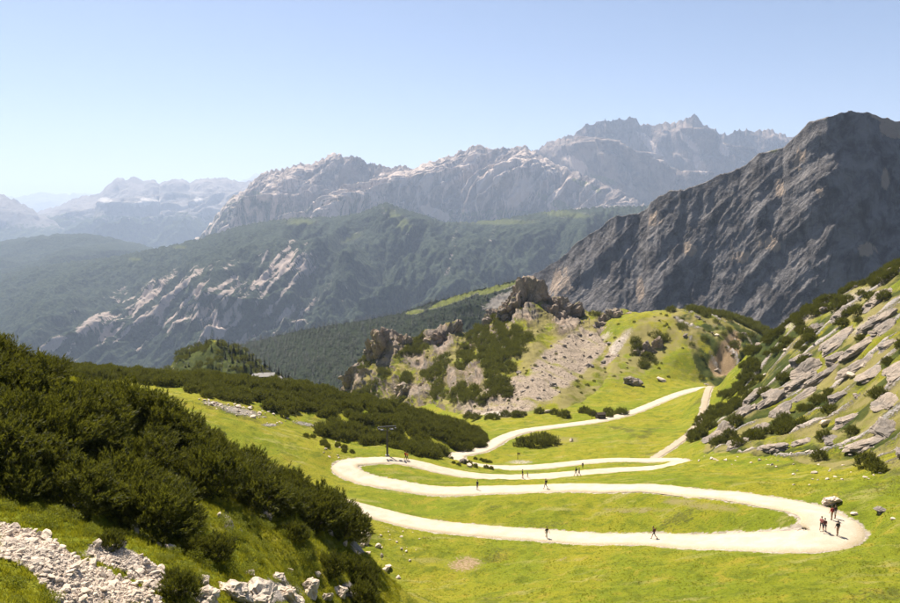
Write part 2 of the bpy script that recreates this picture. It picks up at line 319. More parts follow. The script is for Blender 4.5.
mountain('forested_mountain', [(-300, 300, 6000), (-60, 282, 5900), (0, 274, 5800), (50, 264, 5700), (100, 258, 5600), (140, 251, 5500), (175, 244, 5500), (200, 238, 5500), (230, 228, 5500), (262, 221, 5500), (300, 217, 5500), (330, 217, 5500), (360, 213, 5400), (375, 206, 5300), (386, 202, 5300), (396, 206, 5300), (415, 212, 5300), (440, 221, 5300), (470, 222, 5300), (500, 219, 5300), (540, 212, 5300), (580, 208, 5300), (620, 206, 5300), (700, 205, 5300), (820, 205, 5300)],
         [(-300, 470, 2900), (820, 440, 2900)], -220, 800, 720, 300, 330, 640, 26, mt_for, 'big dark forested mountain with pale erosion scars', prof=1.15, shear=0.22, aniso=3.6, masks=m_for, seed=41, fine=30, jl=20, top=0.3)

def m_rid(V, px, py, v, d):
    md = blobs(px, py, [(455, 299, 26, 3, -20), (500, 287, 22, 3, -18), (415, 312, 9, 2, -10), (520, 281, 12, 2, -18)])
    return {'forest': np.clip(1.0 - 1.2 * md - 0.9 * blobs(px, py, [(505, 300, 24, 7, -20), (540, 285, 30, 10, -20)]), 0, 1), 'meadow': md * 1.2, 'pale': 0 * v}
RID_O, RID_P = mountain('wooded_ridge', [(100, 420, 1500), (200, 362, 1450), (225, 350, 1450), (245, 343, 1450), (270, 337, 1450), (300, 330, 1430), (335, 324, 1420), (370, 319, 1400), (400, 313, 1390), (420, 306, 1380), (440, 300, 1370), (480, 289, 1350), (520, 279, 1330), (540, 288, 1320), (560, 302, 1310), (590, 330, 1300), (620, 365, 1300)],
         [(100, 470, 820), (240, 440, 820), (400, 430, 800), (560, 430, 900), (620, 430, 1000)], 110, 620, 400, 160, 40, 130, 5, mt_rid, 'shaded ridge of dark conifers behind the crag', cat='ridge', shear=0.3, masks=m_rid, seed=51, fine=4, prof=0.9)
mountain('rock_wall', [(470, 310, 1330), (500, 291, 1330), (520, 281, 1320), (530, 276, 1310), (545, 268, 1300), (556, 261, 1290), (566, 254, 1280), (576, 243, 1270), (590, 234, 1260), (600, 228, 1250), (606, 222, 1250), (616, 216, 1240), (640, 213, 1230), (648, 207, 1220), (651, 201, 1210), (660, 196, 1200), (672, 190, 1190), (684, 190, 1180), (700, 184, 1170), (715, 177, 1160), (727, 172, 1150), (740, 168, 1140), (752, 159, 1130), (760, 153, 1120), (772, 150, 1110), (784, 147, 1100), (790, 141, 1090), (800, 131, 1080), (808, 123, 1070), (818, 119, 1060), (828, 117, 1050), (840, 113, 1050), (850, 111, 1050), (862, 112, 1050), (872, 114, 1050), (884, 118, 1060), (900, 121, 1070), (960, 128, 1080), (1200, 150, 1100)],
         [(470, 352, 1240), (560, 356, 1180), (700, 362, 1065), (860, 360, 930), (1200, 350, 950)], 470, 1120, 640, 330, 19, 170, 4, mt_dark, 'huge dark grey rock wall rising to a blunt summit', cat='mountain', prof=0.85, shear=0.75, aniso=5.0, top=0.2, fine=3.6, fsh=0.12, octs=6, jl=9,
         masks=lambda V, px, py, v, d: {'pale': np.maximum(blobs(px, py, [(886, 118, 18, 5, 15), (892, 130, 14, 8, 20)]), blobs(px, py, [(800, 162, 8, 14, 5), (780, 190, 6, 14, 5), (655, 220, 10, 9, 0), (770, 245, 14, 9, 20), (820, 190, 5, 8, 0), (742, 258, 10, 9, 0), (690, 250, 8, 8, 0), (560, 285, 14, 20, 5), (868, 250, 12, 8, 0), (885, 180, 6, 12, 0), (640, 290, 6, 16, 0)]) * 0.62),
                                        'meadow': blobs(px, py, [(890, 116, 16, 3, 20), (882, 114, 10, 2, 15)]) * 0.9 + 0.5 * sstep(0.03, 0.0, np.abs(v)) * (d > -9) * 0.6}, seed=61)
# valley floor under everything, reaching past the farthest range
th = np.linspace(-1.25, 1.25, 80); rr = np.geomspace(300, 35000, 60); TH, RR = np.meshgrid(th, rr)
vz = np.interp(np.log(RR), np.log([300, 700, 1500, 3000, 6000, 60000]), [-260, -420, -620, -1000, -1000, -1000])
V = np.stack([RR * np.sin(TH), RR * np.cos(TH), vz], -1).reshape(-1, 3)
link('valley_floor', mesh_np('valley_floor', V, grid_faces(60, 80)[:, ::-1], {'forest': np.ones(len(V)), 'meadow': 0 * V[:, 0], 'pale': 0 * V[:, 0]}), mt_for, label='hazy wooded valley floor between the mountains', cat='valley', kind='structure')
# ------------------------------------------------------------------ near terrain
PATH_MAIN = [(322, 498, 128, 5.0), (350, 508, 125, 5.0), (385, 515, 122, 4.8), (430, 523, 118, 4.8), (490, 531, 114.5, 4.8), (546, 536, 111, 4.8), (600, 539, 107, 4.8), (655, 540.5, 102, 5.0), (700, 541, 97.5, 6.5), (750, 541.5, 93, 8.0), (790, 540, 90, 8.8), (819, 534, 89, 8.6), (832, 525, 91, 7.6), (824, 515, 94.5, 6.3),
             (805, 507, 98.5, 5.6), (770, 500, 103.5, 5.2), (730, 493.5, 109, 5.0), (690, 489, 115, 4.8), (650, 486.3, 121, 4.8), (610, 485.5, 126, 4.8), (570, 486.3, 130, 4.8), (530, 488, 133, 4.8), (480, 489.3, 136, 5), (430, 487.5, 139, 5.2), (395, 484, 141.5, 5.4), (370, 480, 144, 5.6), (352, 474, 147, 5.6), (345, 467.5, 150, 5.4), (350, 461.8, 153, 5.0), (368, 459, 155, 4.8),
             (392, 459.5, 156.5, 4.8), (415, 463.5, 156.5, 4.6), (440, 469.5, 155, 4.6), (465, 474.3, 154.5, 4.6), (490, 477, 155, 4.5), (515, 477.5, 156, 4.5), (545, 476, 158.5, 4.5), (580, 473, 162.5, 4.0), (620, 469.4, 167, 3.7), (650, 467.4, 169.5, 3.7), (670, 466, 171.5, 4.0), (682, 463, 176.5, 4.6), (676, 459.8, 181.5, 4.0), (655, 458.6, 184, 3.5),
             (620, 459.6, 185, 3.5), (590, 461.6, 184.5, 3.6), (560, 464.6, 183, 3.8), (530, 467, 182, 4.2), (500, 467.5, 183, 4.2), (478, 466, 185, 4.2), (462, 462, 189, 4.4), (456, 457.5, 194, 4.6), (466, 453, 199, 4.6), (483, 448.5, 205, 4.6), (494, 442.5, 212, 4.5), (503, 436.5, 220, 4.4), (518, 431.8, 228, 4.3), (540, 428, 236, 4.2), (570, 424.5, 245, 4.2), (600, 420.5, 253, 4.2), (625, 414, 264, 4.2), (645, 406.5, 277, 4.2), (665, 399, 290, 4.3), (690, 392.5, 304, 4.4), (712, 386.5, 318, 4.5), (725, 381.5, 328, 4.6)]
PATH_SIDE = [(648, 459, 183.5, 2.0), (662, 453, 191, 1.9), (675, 446, 199, 2.0), (688, 435, 214, 2.1), (697, 424, 232, 2.1), (703, 413, 252, 2.1), (709, 402, 276, 2.2), (716, 391, 304, 2.5), (722, 384, 322, 2.8)]
ctrl = [(p[0], p[1], p[2]) for p in PATH_MAIN[::2]] + [(p[0], p[1], p[2]) for p in PATH_SIDE[1::2]]
ctrl += [  # meadow
 (600, 603, 74), (450, 603, 84), (750, 603, 69), (880, 603, 64), (1000, 603, 58), (1150, 603, 52), (520, 570, 94), (620, 565, 89), (720, 570, 82), (850, 570, 74), (950, 560, 74), (420, 560, 102), (400, 590, 92),
 (600, 512, 117), (480, 508, 125), (700, 518, 105), (420, 505, 131), (560, 480.8, 144), (440, 478, 148), (640, 475.5, 148), (560, 471, 169),
 (780, 480, 118), (730, 470, 138), (700, 458, 165), (820, 470, 122), (880, 500, 96), (960, 490, 92), (900, 530, 84), (860, 455, 130),
 (620, 445, 203), (640, 430, 223), (680, 405, 270), (560, 448, 205), (600, 435, 222), (530, 445, 212),
 # right rocky slope
 (690, 446, 190), (724, 433, 190), (760, 440, 165), (760, 415, 188), (800, 445, 150), (800, 400, 186), (740, 404, 225), (756, 376, 245), (752, 350, 268), (780, 370, 222), (780, 332, 255), (820, 310, 245), (820, 350, 210), (850, 380, 175), (850, 420, 150), (860, 290, 240), (900, 266, 235), (900, 310, 195), (900, 350, 165), (900, 400, 140), (900, 445, 122), (960, 235, 230), (960, 330, 150), (1050, 250, 180), (1050, 400, 100), (1200, 350, 110),
 (760, 420, 330), (790, 430, 330), (850, 360, 330), (900, 330, 330), (1000, 280, 330), (1100, 280, 300),
 # green hump and the scree below the crag
 (700, 378, 340), (725, 372, 342), (690, 350, 352), (650, 345, 360), (650, 326, 374), (640, 322, 380), (664, 327, 371), (678, 329, 370), (690, 331, 368), (705, 333, 367), (720, 335, 366), (660, 345, 362), (735, 345, 356), (690, 380, 470), (650, 380, 480),
 (735, 322, 430), (760, 325, 430), (710, 325, 440), (768, 335, 425), (740, 400, 520),
 (600, 395, 300), (600, 370, 330), (600, 342, 372), (600, 318, 400), (570, 400, 292), (560, 370, 332), (560, 345, 372), (540, 330, 410), (575, 322, 412), (520, 350, 388), (520, 385, 320), (500, 408, 285), (480, 416, 275), (470, 395, 335), (510, 330, 425), (520, 415, 268), (560, 412, 268), (470, 424, 252),
 (500, 340, 425), (460, 345, 440), (430, 345, 445), (400, 350, 450), (370, 365, 455), (345, 385, 460), (440, 375, 400), (400, 385, 410), (440, 400, 350), (370, 398, 420),
 (550, 420, 600), (450, 440, 620), (350, 460, 620), (600, 420, 600),
 # left meadow and shrub crest
 (250, 425, 160), (300, 440, 158), (330, 452, 156), (190, 395, 172), (240, 408, 170), (290, 428, 172), (150, 386, 180), (320, 432, 180), (110, 374, 190), (60, 368, 190), (0, 360, 190), (-120, 350, 190), (160, 376, 200), (210, 380, 205), (250, 384, 208), (290, 388, 215), (340, 395, 220), (400, 410, 222), (440, 422, 224), (470, 436, 222), (380, 435, 185), (420, 445, 185), (440, 455, 178), (350, 445, 170), (450, 440, 205),
 (100, 400, 280), (200, 410, 280), (300, 430, 285), (380, 440, 290), (440, 440, 270), (0, 400, 280), (-150, 400, 280), (-250, 340, 160), (-250, 380, 260),
 (100, 430, 380), (330, 440, 380), (0, 440, 420), (-200, 440, 420),
 # knoll
 (160, 372, 480), (180, 358, 475), (200, 347, 470), (212, 343, 470), (225, 345, 470), (240, 352, 465), (255, 362, 455), (268, 374, 445), (285, 380, 440), (215, 365, 440), (215, 385, 415), (265, 380, 425), (290, 385, 415), (140, 385, 480), (120, 400, 480), (210, 410, 560), (280, 420, 540), (130, 430, 560), (300, 405, 470),
 # left bank in the foreground
 (0, 603, 22), (60, 603, 24), (120, 603, 26.5), (200, 603, 29.5), (280, 603, 34), (316, 603, 40), (0, 560, 25.5), (60, 565, 26.5), (0, 525, 28.5), (80, 545, 29.5), (150, 560, 31), (220, 560, 34.5), (280, 570, 38), (320, 560, 43), (-120, 560, 24), (-120, 500, 29), (-250, 520, 24), (-250, 420, 32),
 (0, 490, 32), (70, 510, 33), (140, 530, 34), (200, 520, 38), (250, 530, 41), (290, 520, 46), (335, 540, 50), (338, 562, 49), (0, 430, 36), (0, 370, 42), (50, 380, 43), (100, 410, 44), (60, 450, 38), (130, 470, 40), (170, 430, 48), (200, 450, 48), (250, 470, 51), (300, 500, 53), (342, 528, 54), (230, 500, 44), (-120, 340, 42), (-250, 300, 44)]
def hid(pts, Y2, dz):                                     # ground that drops away behind a brow
    return [(p[0], p[1] + dz, Y2) for p in pts]
ctrl += hid([(-120, 345, 0), (0, 380, 0), (60, 390, 0), (110, 415, 0), (170, 440, 0), (230, 470, 0), (300, 505, 0), (350, 540, 0)], 68, 75)
ctrl += hid([(-120, 345, 0), (0, 375, 0), (80, 400, 0), (160, 430, 0), (240, 460, 0), (310, 490, 0)], 95, 75) + [(360, 570, 80), (370, 603, 72), (342, 603, 62), (200, 470, 125), (100, 430, 125), (0, 410, 130), (290, 490, 130), (-120, 400, 125), (330, 520, 110)]
ctrl = np.array(ctrl, float)
CW = np.array([bp(*c) for c in ctrl]); cu, cv, ce = CW[:, 0] / CW[:, 1], np.log(CW[:, 1]) * 0.8, CW[:, 2] / CW[:, 1]
def tps_k(d2): return 0.5 * d2 * np.log(np.maximum(d2, 1e-12))
N = len(cu); K = tps_k((cu[:, None] - cu) ** 2 + (cv[:, None] - cv) ** 2) + np.eye(N) * 2e-4
Pm = np.stack([np.ones(N), cu, cv], 1); A = np.zeros((N + 3, N + 3)); A[:N, :N] = K; A[:N, N:] = Pm; A[N:, :N] = Pm.T
wts = np.linalg.solve(A, np.concatenate([ce, np.zeros(3)]))
def tps(x, y):
    u = (x / y).ravel(); v = np.log(y).ravel() * 0.8; out = np.empty(len(u))
    for i in range(0, len(u), 40000):
        a, b = u[i:i + 40000, None], v[i:i + 40000, None]
        out[i:i + 40000] = tps_k((a - cu) ** 2 + (b - cv) ** 2) @ wts[:N] + wts[N] + wts[N + 1] * a[:, 0] + wts[N + 2] * b[:, 0]
    return out.reshape(np.shape(x)) * y
NC, NR = 780, 640
U0, U1, Y0, Y1 = -0.86, 0.86, 15.0, 760.0
us = np.linspace(U0, U1, NC); ys = np.geomspace(Y0, Y1, NR); UU, YY = np.meshgrid(us, ys); XX = UU * YY
ZB = tps(XX[::2, ::2], YY[::2, ::2])                       # smooth base, refined bilinearly
def up2(a, n, ax):
    idx = np.arange(n) / 2.0; i0 = np.minimum(idx.astype(int), a.shape[ax] - 2); f = idx - i0
    b, c = np.take(a, i0, ax), np.take(a, i0 + 1, ax); sh = [1, 1]; sh[ax] = n; f = f.reshape(sh)
    return b * (1 - f) + c * f
E = up2(up2(ZB / YY[::2, ::2], NR, 0), NC, 1); Z = E * YY
Z = np.maximum(Z, np.interp(YY, [0, 300, 500, 800], [-400, -170, -215, -330]))
PX, PY = proj(np.stack([XX, YY, Z], -1))
# --- regions (ids of the named pieces of ground) and surface masks
right_hill = sstep(0, 1, (PX - np.interp(PY, [265, 345, 380, 400, 430, 450, 470, 520], [880, 742, 730, 732, 692, 695, 850, 990])) / 14) * (YY > 100) * (YY < 300) * sstep(500, 455, PY)
right_hill = np.where((YY > 300) & (XX > 110), 1.0, right_hill)
bank = (YY < 66).astype(float)
knoll = blobs(PX, PY, [(215, 372, 62, 36, 5)]) * (YY > 390) * (YY < 560)
crag_ = poly_in(PX, PY, [(335, 395), (350, 365), (385, 325), (420, 330), (450, 318), (500, 285), (590, 300), (585, 335), (545, 335), (500, 370), (455, 392), (430, 398), (400, 392)]) * (YY > 380)
crag = np.zeros_like(Z); hump = poly_in(PX, PY, [(580, 310), (640, 308), (720, 326), (745, 340), (735, 375), (700, 382), (640, 380), (610, 350)]) * (YY > 330)
backhill = (YY > 395) * (PX > 690) * 1.0
scree = poly_in(PX, PY, [(455, 412), (480, 400), (520, 378), (545, 352), (575, 335), (600, 325), (625, 340), (600, 372), (570, 398), (545, 415), (500, 416)]) * (YY > 255) * (YY < 420)
scree0 = blobs(PX, PY, [(510, 398, 52, 16, -22), (555, 368, 44, 18, -45), (590, 345, 22, 10, -45)]) * (YY > 255) * (YY < 420); scree = np.minimum(scree0 * 1.3, 1) * 0.5 + scree * 0.5
scree = scree * np.clip(0.75 + 0.9 * fbm(XX / 9 + YY / 14, YY / 30, 4), 0, 1)
scree = np.maximum(scree, blobs(PX, PY, [(612, 352, 30, 5, -48), (590, 362, 30, 5, -42)]) * (YY > 290) * (YY < 420))
# --- relief
d = np.zeros_like(Z)
d += 0.9 * fbm(XX / 23, YY / 23, 3) * sstep(30, 110, YY) + 0.33 * fbm(XX / 5.5, YY / 5.5, 3) + 0.42 * fbm(XX / 2.1, YY / 2.1, 3) * sstep(20, 60, YY)
d += bank * (0.55 * fbm(XX / 3.2 + 9, YY / 3.2, 4) + 0.12 * ridged(XX / 1.1, YY / 1.1, 3))
q = 0.52 * XX + 0.62 * YY - 0.66 * Z + 3.0 * fbm(XX / 26, YY / 26 + 4, 3)
per = 8.5; qq = q / per + 0.35 * fbm(XX / 40 + 2, YY / 40, 2); fr = qq - np.floor(qq)
saw = np.where(fr < 0.72, fr / 0.72, (1 - fr) / 0.28)
q2 = q / 2.6; fr2 = q2 - np.floor(q2); saw2 = np.where(fr2 < 0.75, fr2 / 0.75, (1 - fr2) / 0.25)
broken = sstep(-0.35, 0.25, fbm(XX / 18 + 5, YY / 18, 3))
rk = np.clip((1.6 * saw + 0.55 * saw2 - 1.0) * broken, -0.9, 2)
d += right_hill * (1.9 * (saw - 0.5) * broken + 0.75 * (saw2 - 0.5) * broken + 1.0 * fbm(XX / 7, YY / 7, 4))
d += crag * 6.5 * (ridged(XX / 28 + 3, YY / 28 + Z / 30, 5) - 0.5) + knoll * 10.0 * (ridged((XX + 0.8 * Z) / 26, (YY - 0.5 * Z) / 34, 5) - 0.5)
d += hump * (1.6 * fbm(XX / 10, YY / 10, 4)) + backhill * 2.5 * fbm(XX / 14, YY / 14, 4) + scree * 0.5 * fbm(XX / 2, YY / 2, 3)
d += sstep(560, 700, YY) * 0
gut = blobs(PX, PY, [(727, 352, 9, 22, 25), (722, 362, 12, 9, 0)]) * (YY > 330) * (YY < 380)   # eroded earth cut beside the hump
d -= gut * (2.5 + 2.0 * ridged(XX / 5, YY / 5, 3))
d *= 1 - 0.92 * np.clip(blobs(PX, PY, [(712, 387, 34, 8, -15)]) * 1.3, 0, 1) * (YY > 260)
# ground under the craggy ridge (a mesh of its own) is kept below it
RIDGE_C = [(325, 412, 455), (335, 398, 452), (345, 383, 452), (356, 366, 450), (368, 350, 448), (380, 334, 446), (390, 329, 446), (400, 335, 446), (412, 339, 445), (425, 335, 444), (438, 326, 443), (450, 323, 442), (460, 330, 441), (470, 334, 440), (480, 327, 438), (492, 317, 436), (502, 307, 434), (512, 296, 432), (520, 289, 431), (528, 285, 430), (538, 287, 429), (545, 295, 428), (553, 302, 427), (562, 300, 426), (572, 304, 425), (580, 312, 424), (592, 311, 422), (604, 314, 418), (614, 310, 414), (624, 309, 410), (634, 313, 404), (645, 314, 394), (655, 317, 384), (668, 322, 374)]
RIDGE_F = [(325, 418, 430), (380, 408, 400), (430, 410, 350), (455, 413, 305), (480, 416, 278), (520, 415, 268), (560, 412, 268), (600, 396, 298), (640, 375, 335), (668, 358, 352)]
fYr = np.interp(PX, [p[0] for p in RIDGE_F], [p[2] for p in RIDGE_F])
d -= 16 * sstep(4, 40, YY - fYr) * sstep(322, 345, PX) * (1 - sstep(572, 615, PX)) * (YY < 600) * (YY > 240)
Z = Z + d
# --- the path bed
def resample(path, step=0.55):
    P = np.array([[*bp(a, b, c), w] for a, b, c, w in path])
    P[:, 2] = tps(P[:, 0], P[:, 1])
    n = len(P); tt = np.arange(n); fine = np.linspace(0, n - 1, n * 40)
    def cr(vals):
        i = np.clip(np.floor(fine).astype(int), 0, n - 2); f = fine - i
        g = lambda k: vals[np.clip(k, 0, n - 1)]
        a, b, c, e = g(i - 1), g(i), g(i + 1), g(i + 2)
        return 0.5 * (2 * b + (c - a) * f + (2 * a - 5 * b + 4 * c - e) * f * f + (3 * b - a - 3 * c + e) * f ** 3)
    Q = np.stack([cr(P[:, k]) for k in range(4)], 1); Q[:, 2] = tps(Q[:, 0], Q[:, 1])
    L = np.concatenate([[0], np.cumsum(np.linalg.norm(np.diff(Q[:, :2], axis=0), axis=1))]); s = np.arange(0, L[-1], step)
    R = np.stack([np.interp(s, L, Q[:, k]) for k in range(4)], 1); R[:, 3] *= 0.93
    k = 21; ker = np.hanning(k + 2)[1:-1]; ker /= ker.sum(); R[:, 2] = np.convolve(np.pad(R[:, 2], k // 2, mode='edge'), ker, 'valid')
    return R
RM, RS = resample(PATH_MAIN), resample(PATH_SIDE)
dist = np.full(Z.shape, 1e9); hyp = dist.copy(); zp = np.zeros_like(Z); wd = np.ones_like(Z)
for R in (RM, RS):
    for x, y, z, w in R[::2]:
        m = w / 2 + 5
        r0, r1 = np.searchsorted(ys, y - m), np.searchsorted(ys, y + m); c0, c1 = np.searchsorted(us, (x - m) / y), np.searchsorted(us, (x + m) / y)
        sl = (slice(r0, r1 + 1), slice(c0, c1 + 1)); hd = np.hypot(XX[sl] - x, YY[sl] - y); b = hd < hyp[sl]; hyp[sl] = np.where(b, hd, hyp[sl])
        dist[sl] = np.minimum(hd - w / 2, dist[sl]); zp[sl] = np.where(b, z, zp[sl])
bed = 1 - sstep(0.0, 1.0, (dist - 0.2) / np.interp(YY, [150, 300], [3.0, 6.0]))
Z = Z * (1 - bed) + bed * (zp - 0.22 + 0.10 * fbm(XX / 1.3, YY / 1.3, 2))
wsm = sstep(-1.5, 0.3, dist) * (1 - sstep(3.0, 6.0, dist)) * (hyp < 1e8)
for _ in range(10):
    Zp = np.pad(Z, 1, mode='edge'); av = (Zp[:-2, 1:-1] + Zp[2:, 1:-1] + Zp[1:-1, :-2] + Zp[1:-1, 2:]) / 4; Z = Z + (av - Z) * wsm
Z = Z + wsm * 0.10 * fbm(XX / 1.4, YY / 1.4, 3)
def HZ(x, y):
    """height of the finished ground"""
    x = np.asarray(x, float); y = np.asarray(y, float)
    fr = np.clip(np.log(y / Y0) / math.log(Y1 / Y0) * (NR - 1), 0, NR - 1.001); fc = np.clip((x / y - U0) / (U1 - U0) * (NC - 1), 0, NC - 1.001)
    i, j = fr.astype(int), fc.astype(int); a, b = fr - i, fc - j
    return (Z[i, j] * (1 - a) + Z[i + 1, j] * a) * (1 - b) + (Z[i, j + 1] * (1 - a) + Z[i + 1, j + 1] * a) * b
VIS = np.maximum.accumulate(Z / YY, 0) <= Z / YY + 1e-6      # not hidden behind nearer ground
PX, PY = proj(np.stack([XX, YY, Z], -1))
def on_ground(px, py, ylo=0, yhi=1e9):
    """the visible ground point behind a photograph pixel"""
    best = np.where(VIS & (YY > ylo) & (YY < yhi), (PX - px) ** 2 + (PY - py) ** 2, 1e9); i = np.argmin(best); i = np.unravel_index(i, Z.shape)
    return np.array((XX[i], YY[i], Z[i]))
slope = np.hypot(np.gradient(Z, axis=1) / np.gradient(XX, axis=1), np.gradient(Z, axis=0) / np.gradient(YY, axis=0))
m_rock = np.clip(right_hill * rk * 0.9, 0, 1)
m_rock = np.maximum(m_rock, crag * sstep(0.75, 1.3, slope + 0.5 * fbm(XX / 12, YY / 12, 3)))
m_rock = np.maximum(m_rock, knoll * sstep(1.0, 1.9, slope + 0.6 * fbm(XX / 9, YY / 9, 3)) * 0.8)
m_rock = np.maximum(m_rock, blobs(PX, PY, [(240, 411, 26, 5, 12), (215, 404, 16, 3, 10), (305, 424, 14, 2.5, 10), (270, 425, 10, 2, 0)]) * (YY > 130) * 0.62)
m_rock = np.maximum(m_rock, bank * blobs(PX, PY, [(228, 522, 5, 12, -20), (260, 505, 14, 4, 35), (120, 470, 6, 9, 0), (270, 592, 34, 13, 0), (360, 545, 10, 10, 0), (205, 595, 14, 8, 0), (350, 590, 12, 8, 0)]) * 0.8)
m_scree = np.maximum(scree * 0.8, bank * np.maximum(poly_in(PX, PY, [(0, 522), (40, 533), (75, 555), (105, 570), (150, 590), (165, 605), (60, 605), (30, 570), (0, 556)]), blobs(PX, PY, [(118, 558, 34, 11, 15), (150, 575, 20, 12, 30)])) * 0.9)
m_scree = np.maximum(m_scree, blobs(PX, PY, [(800, 320, 30, 6, -28), (850, 300, 34, 8, -28), (870, 325, 30, 8, -28), (668, 449, 18, 2.5, -25), (520, 462, 16, 2.5, 0)]) * 0.55 * (YY > 150))
m_scree = np.maximum(m_scree, (1 - sstep(0.0, 1.0, dist + 0.6 * fbm(XX / 1.8, YY / 1.8, 2))) * 0.8)
m_dirt = np.maximum(blobs(PX, PY, [(465, 564, 20, 9, -5)]) * 0.62 * (YY > 70), np.maximum(blobs(PX, PY, [(563, 559, 9, 2.5, -18), (712, 540, 60, 6, 0)]) * 0.4, np.clip(gut * 1.4, 0, 1)))
m_scree = np.maximum(m_scree, backhill * blobs(PX, PY, [(770, 325, 5, 4, 20)]))
m_dirt = np.maximum(m_dirt, backhill * blobs(PX, PY, [(705, 320, 10, 5, -20)]))
m_dark = blobs(PX, PY, [(641, 434, 12, 5, 0), (652, 430, 9, 3, -12), (630, 431, 8, 3, 8), (618, 428, 12, 2.5, 6)]) * (YY > 190) * np.clip(0.62 + 0.9 * fbm(XX / 3.5, YY / 3.5, 3), 0, 1)
m_dark = np.maximum.reduce([m_dark, np.clip(1.3 * fbm(XX / 13 + 2, YY / 7, 4) - 0.02, 0, 0.62) * (YY > 62), right_hill * np.clip(0.5 + 0.7 * fbm(XX / 8, YY / 8, 3), 0, 0.85)])
m_dry = np.maximum.reduce([right_hill * np.clip(0.52 + 0.8 * fbm(XX / 11 + 7, YY / 11, 4), 0, 0.75), blobs(PX, PY, [(560, 375, 90, 34, -30), (640, 345, 60, 30, -30)]) * np.clip(0.62 + 0.8 * fbm(XX / 12, YY / 12 + 3, 4), 0, 0.9) * (YY > 260), blobs(PX, PY, [(700, 505, 60, 6, 8), (660, 350, 60, 14, -40), (560, 372, 50, 14, -45), (500, 390, 40, 10, -30), (640, 510, 60, 4, 0), (390, 470, 14, 3, 10), (560, 440, 30, 5, 0), (790, 545, 60, 5, 0)]) * 0.55, hump * 0.35]) * (YY > 60)
m_shrub = np.maximum(knoll * 0.75, crag * 0.55 * (1 - m_rock)) + backhill * 0.75 * (1 - m_dirt)
SLOPE_SHRUB = poly_in(PX, PY, [(370, 374), (430, 350), (520, 333), (545, 343), (515, 368), (480, 388), (440, 401), (390, 396)]) * (YY > 300)
m_shrub = np.maximum(m_shrub, SLOPE_SHRUB * np.clip(0.6 + 0.7 * fbm(XX / 12 + 4, YY / 12, 3), 0, 0.9) * (1 - m_rock))
m_shrub = np.maximum(m_shrub, sstep(430, 520, YY) * 0.9); m_shrub = np.maximum(m_shrub, right_hill * np.clip(0.38 + 1.1 * fbm(XX / 9 + 21, YY / 9, 4) + 0.5 * blobs(PX, PY, [(750, 370, 40, 60, 35)]), 0, 0.9) * (1 - m_rock))
region = np.zeros(Z.shape, int)
region[right_hill > 0.5] = 1; region[(crag > 0.5)] = 2; region[(knoll > 0.25)] = 3; region[(hump > 0.5) & (scree < 0.5)] = 4; region[bank > 0.5] = 5; region[backhill > 0.5] = 6; region[(scree > 0.5) & (region != 2)] = 7
mt_ground = mat_ground()
GV = np.stack([XX, YY, Z], -1).reshape(-1, 3); GF = grid_faces(NR, NC); fr_ = region.ravel()[GF[:, 0]]
gat = {'rock': m_rock, 'scree': m_scree, 'dirt': m_dirt, 'dark': m_dark, 'dry': m_dry, 'shrub': m_shrub}
names = [('meadow', 'bright green alpine meadow crossed by the winding path', 'meadow'), ('rocky_hillside', 'steep hillside of slanting limestone ledges at the right', 'hillside'), ('crag_ridge', 'scrubby ridge carrying the central crag', 'ridge'),
         ('wooded_knoll', 'small dark wooded knoll behind the left meadow', 'knoll'), ('grassy_hump', 'sunlit grassy hump above the top of the path', 'hill'), ('foreground_bank', 'grassy stony bank in the lower left foreground', 'bank'), ('scrubby_hill', 'low scrub covered hill behind the grassy hump', 'hill'), ('scree_slope', 'grey brown scree slope below the central crag', 'scree')]
for k, (nm, lb, ct) in enumerate(names):
    f = GF[fr_ == k]
    if not len(f): continue
    used = np.unique(f); mp = np.zeros(len(GV), np.int64); mp[used] = np.arange(len(used))
    link(nm, mesh_np(nm, GV[used], mp[f], {a: b.ravel()[used] for a, b in gat.items()}), mt_ground, label=lb, cat=ct, kind='structure')
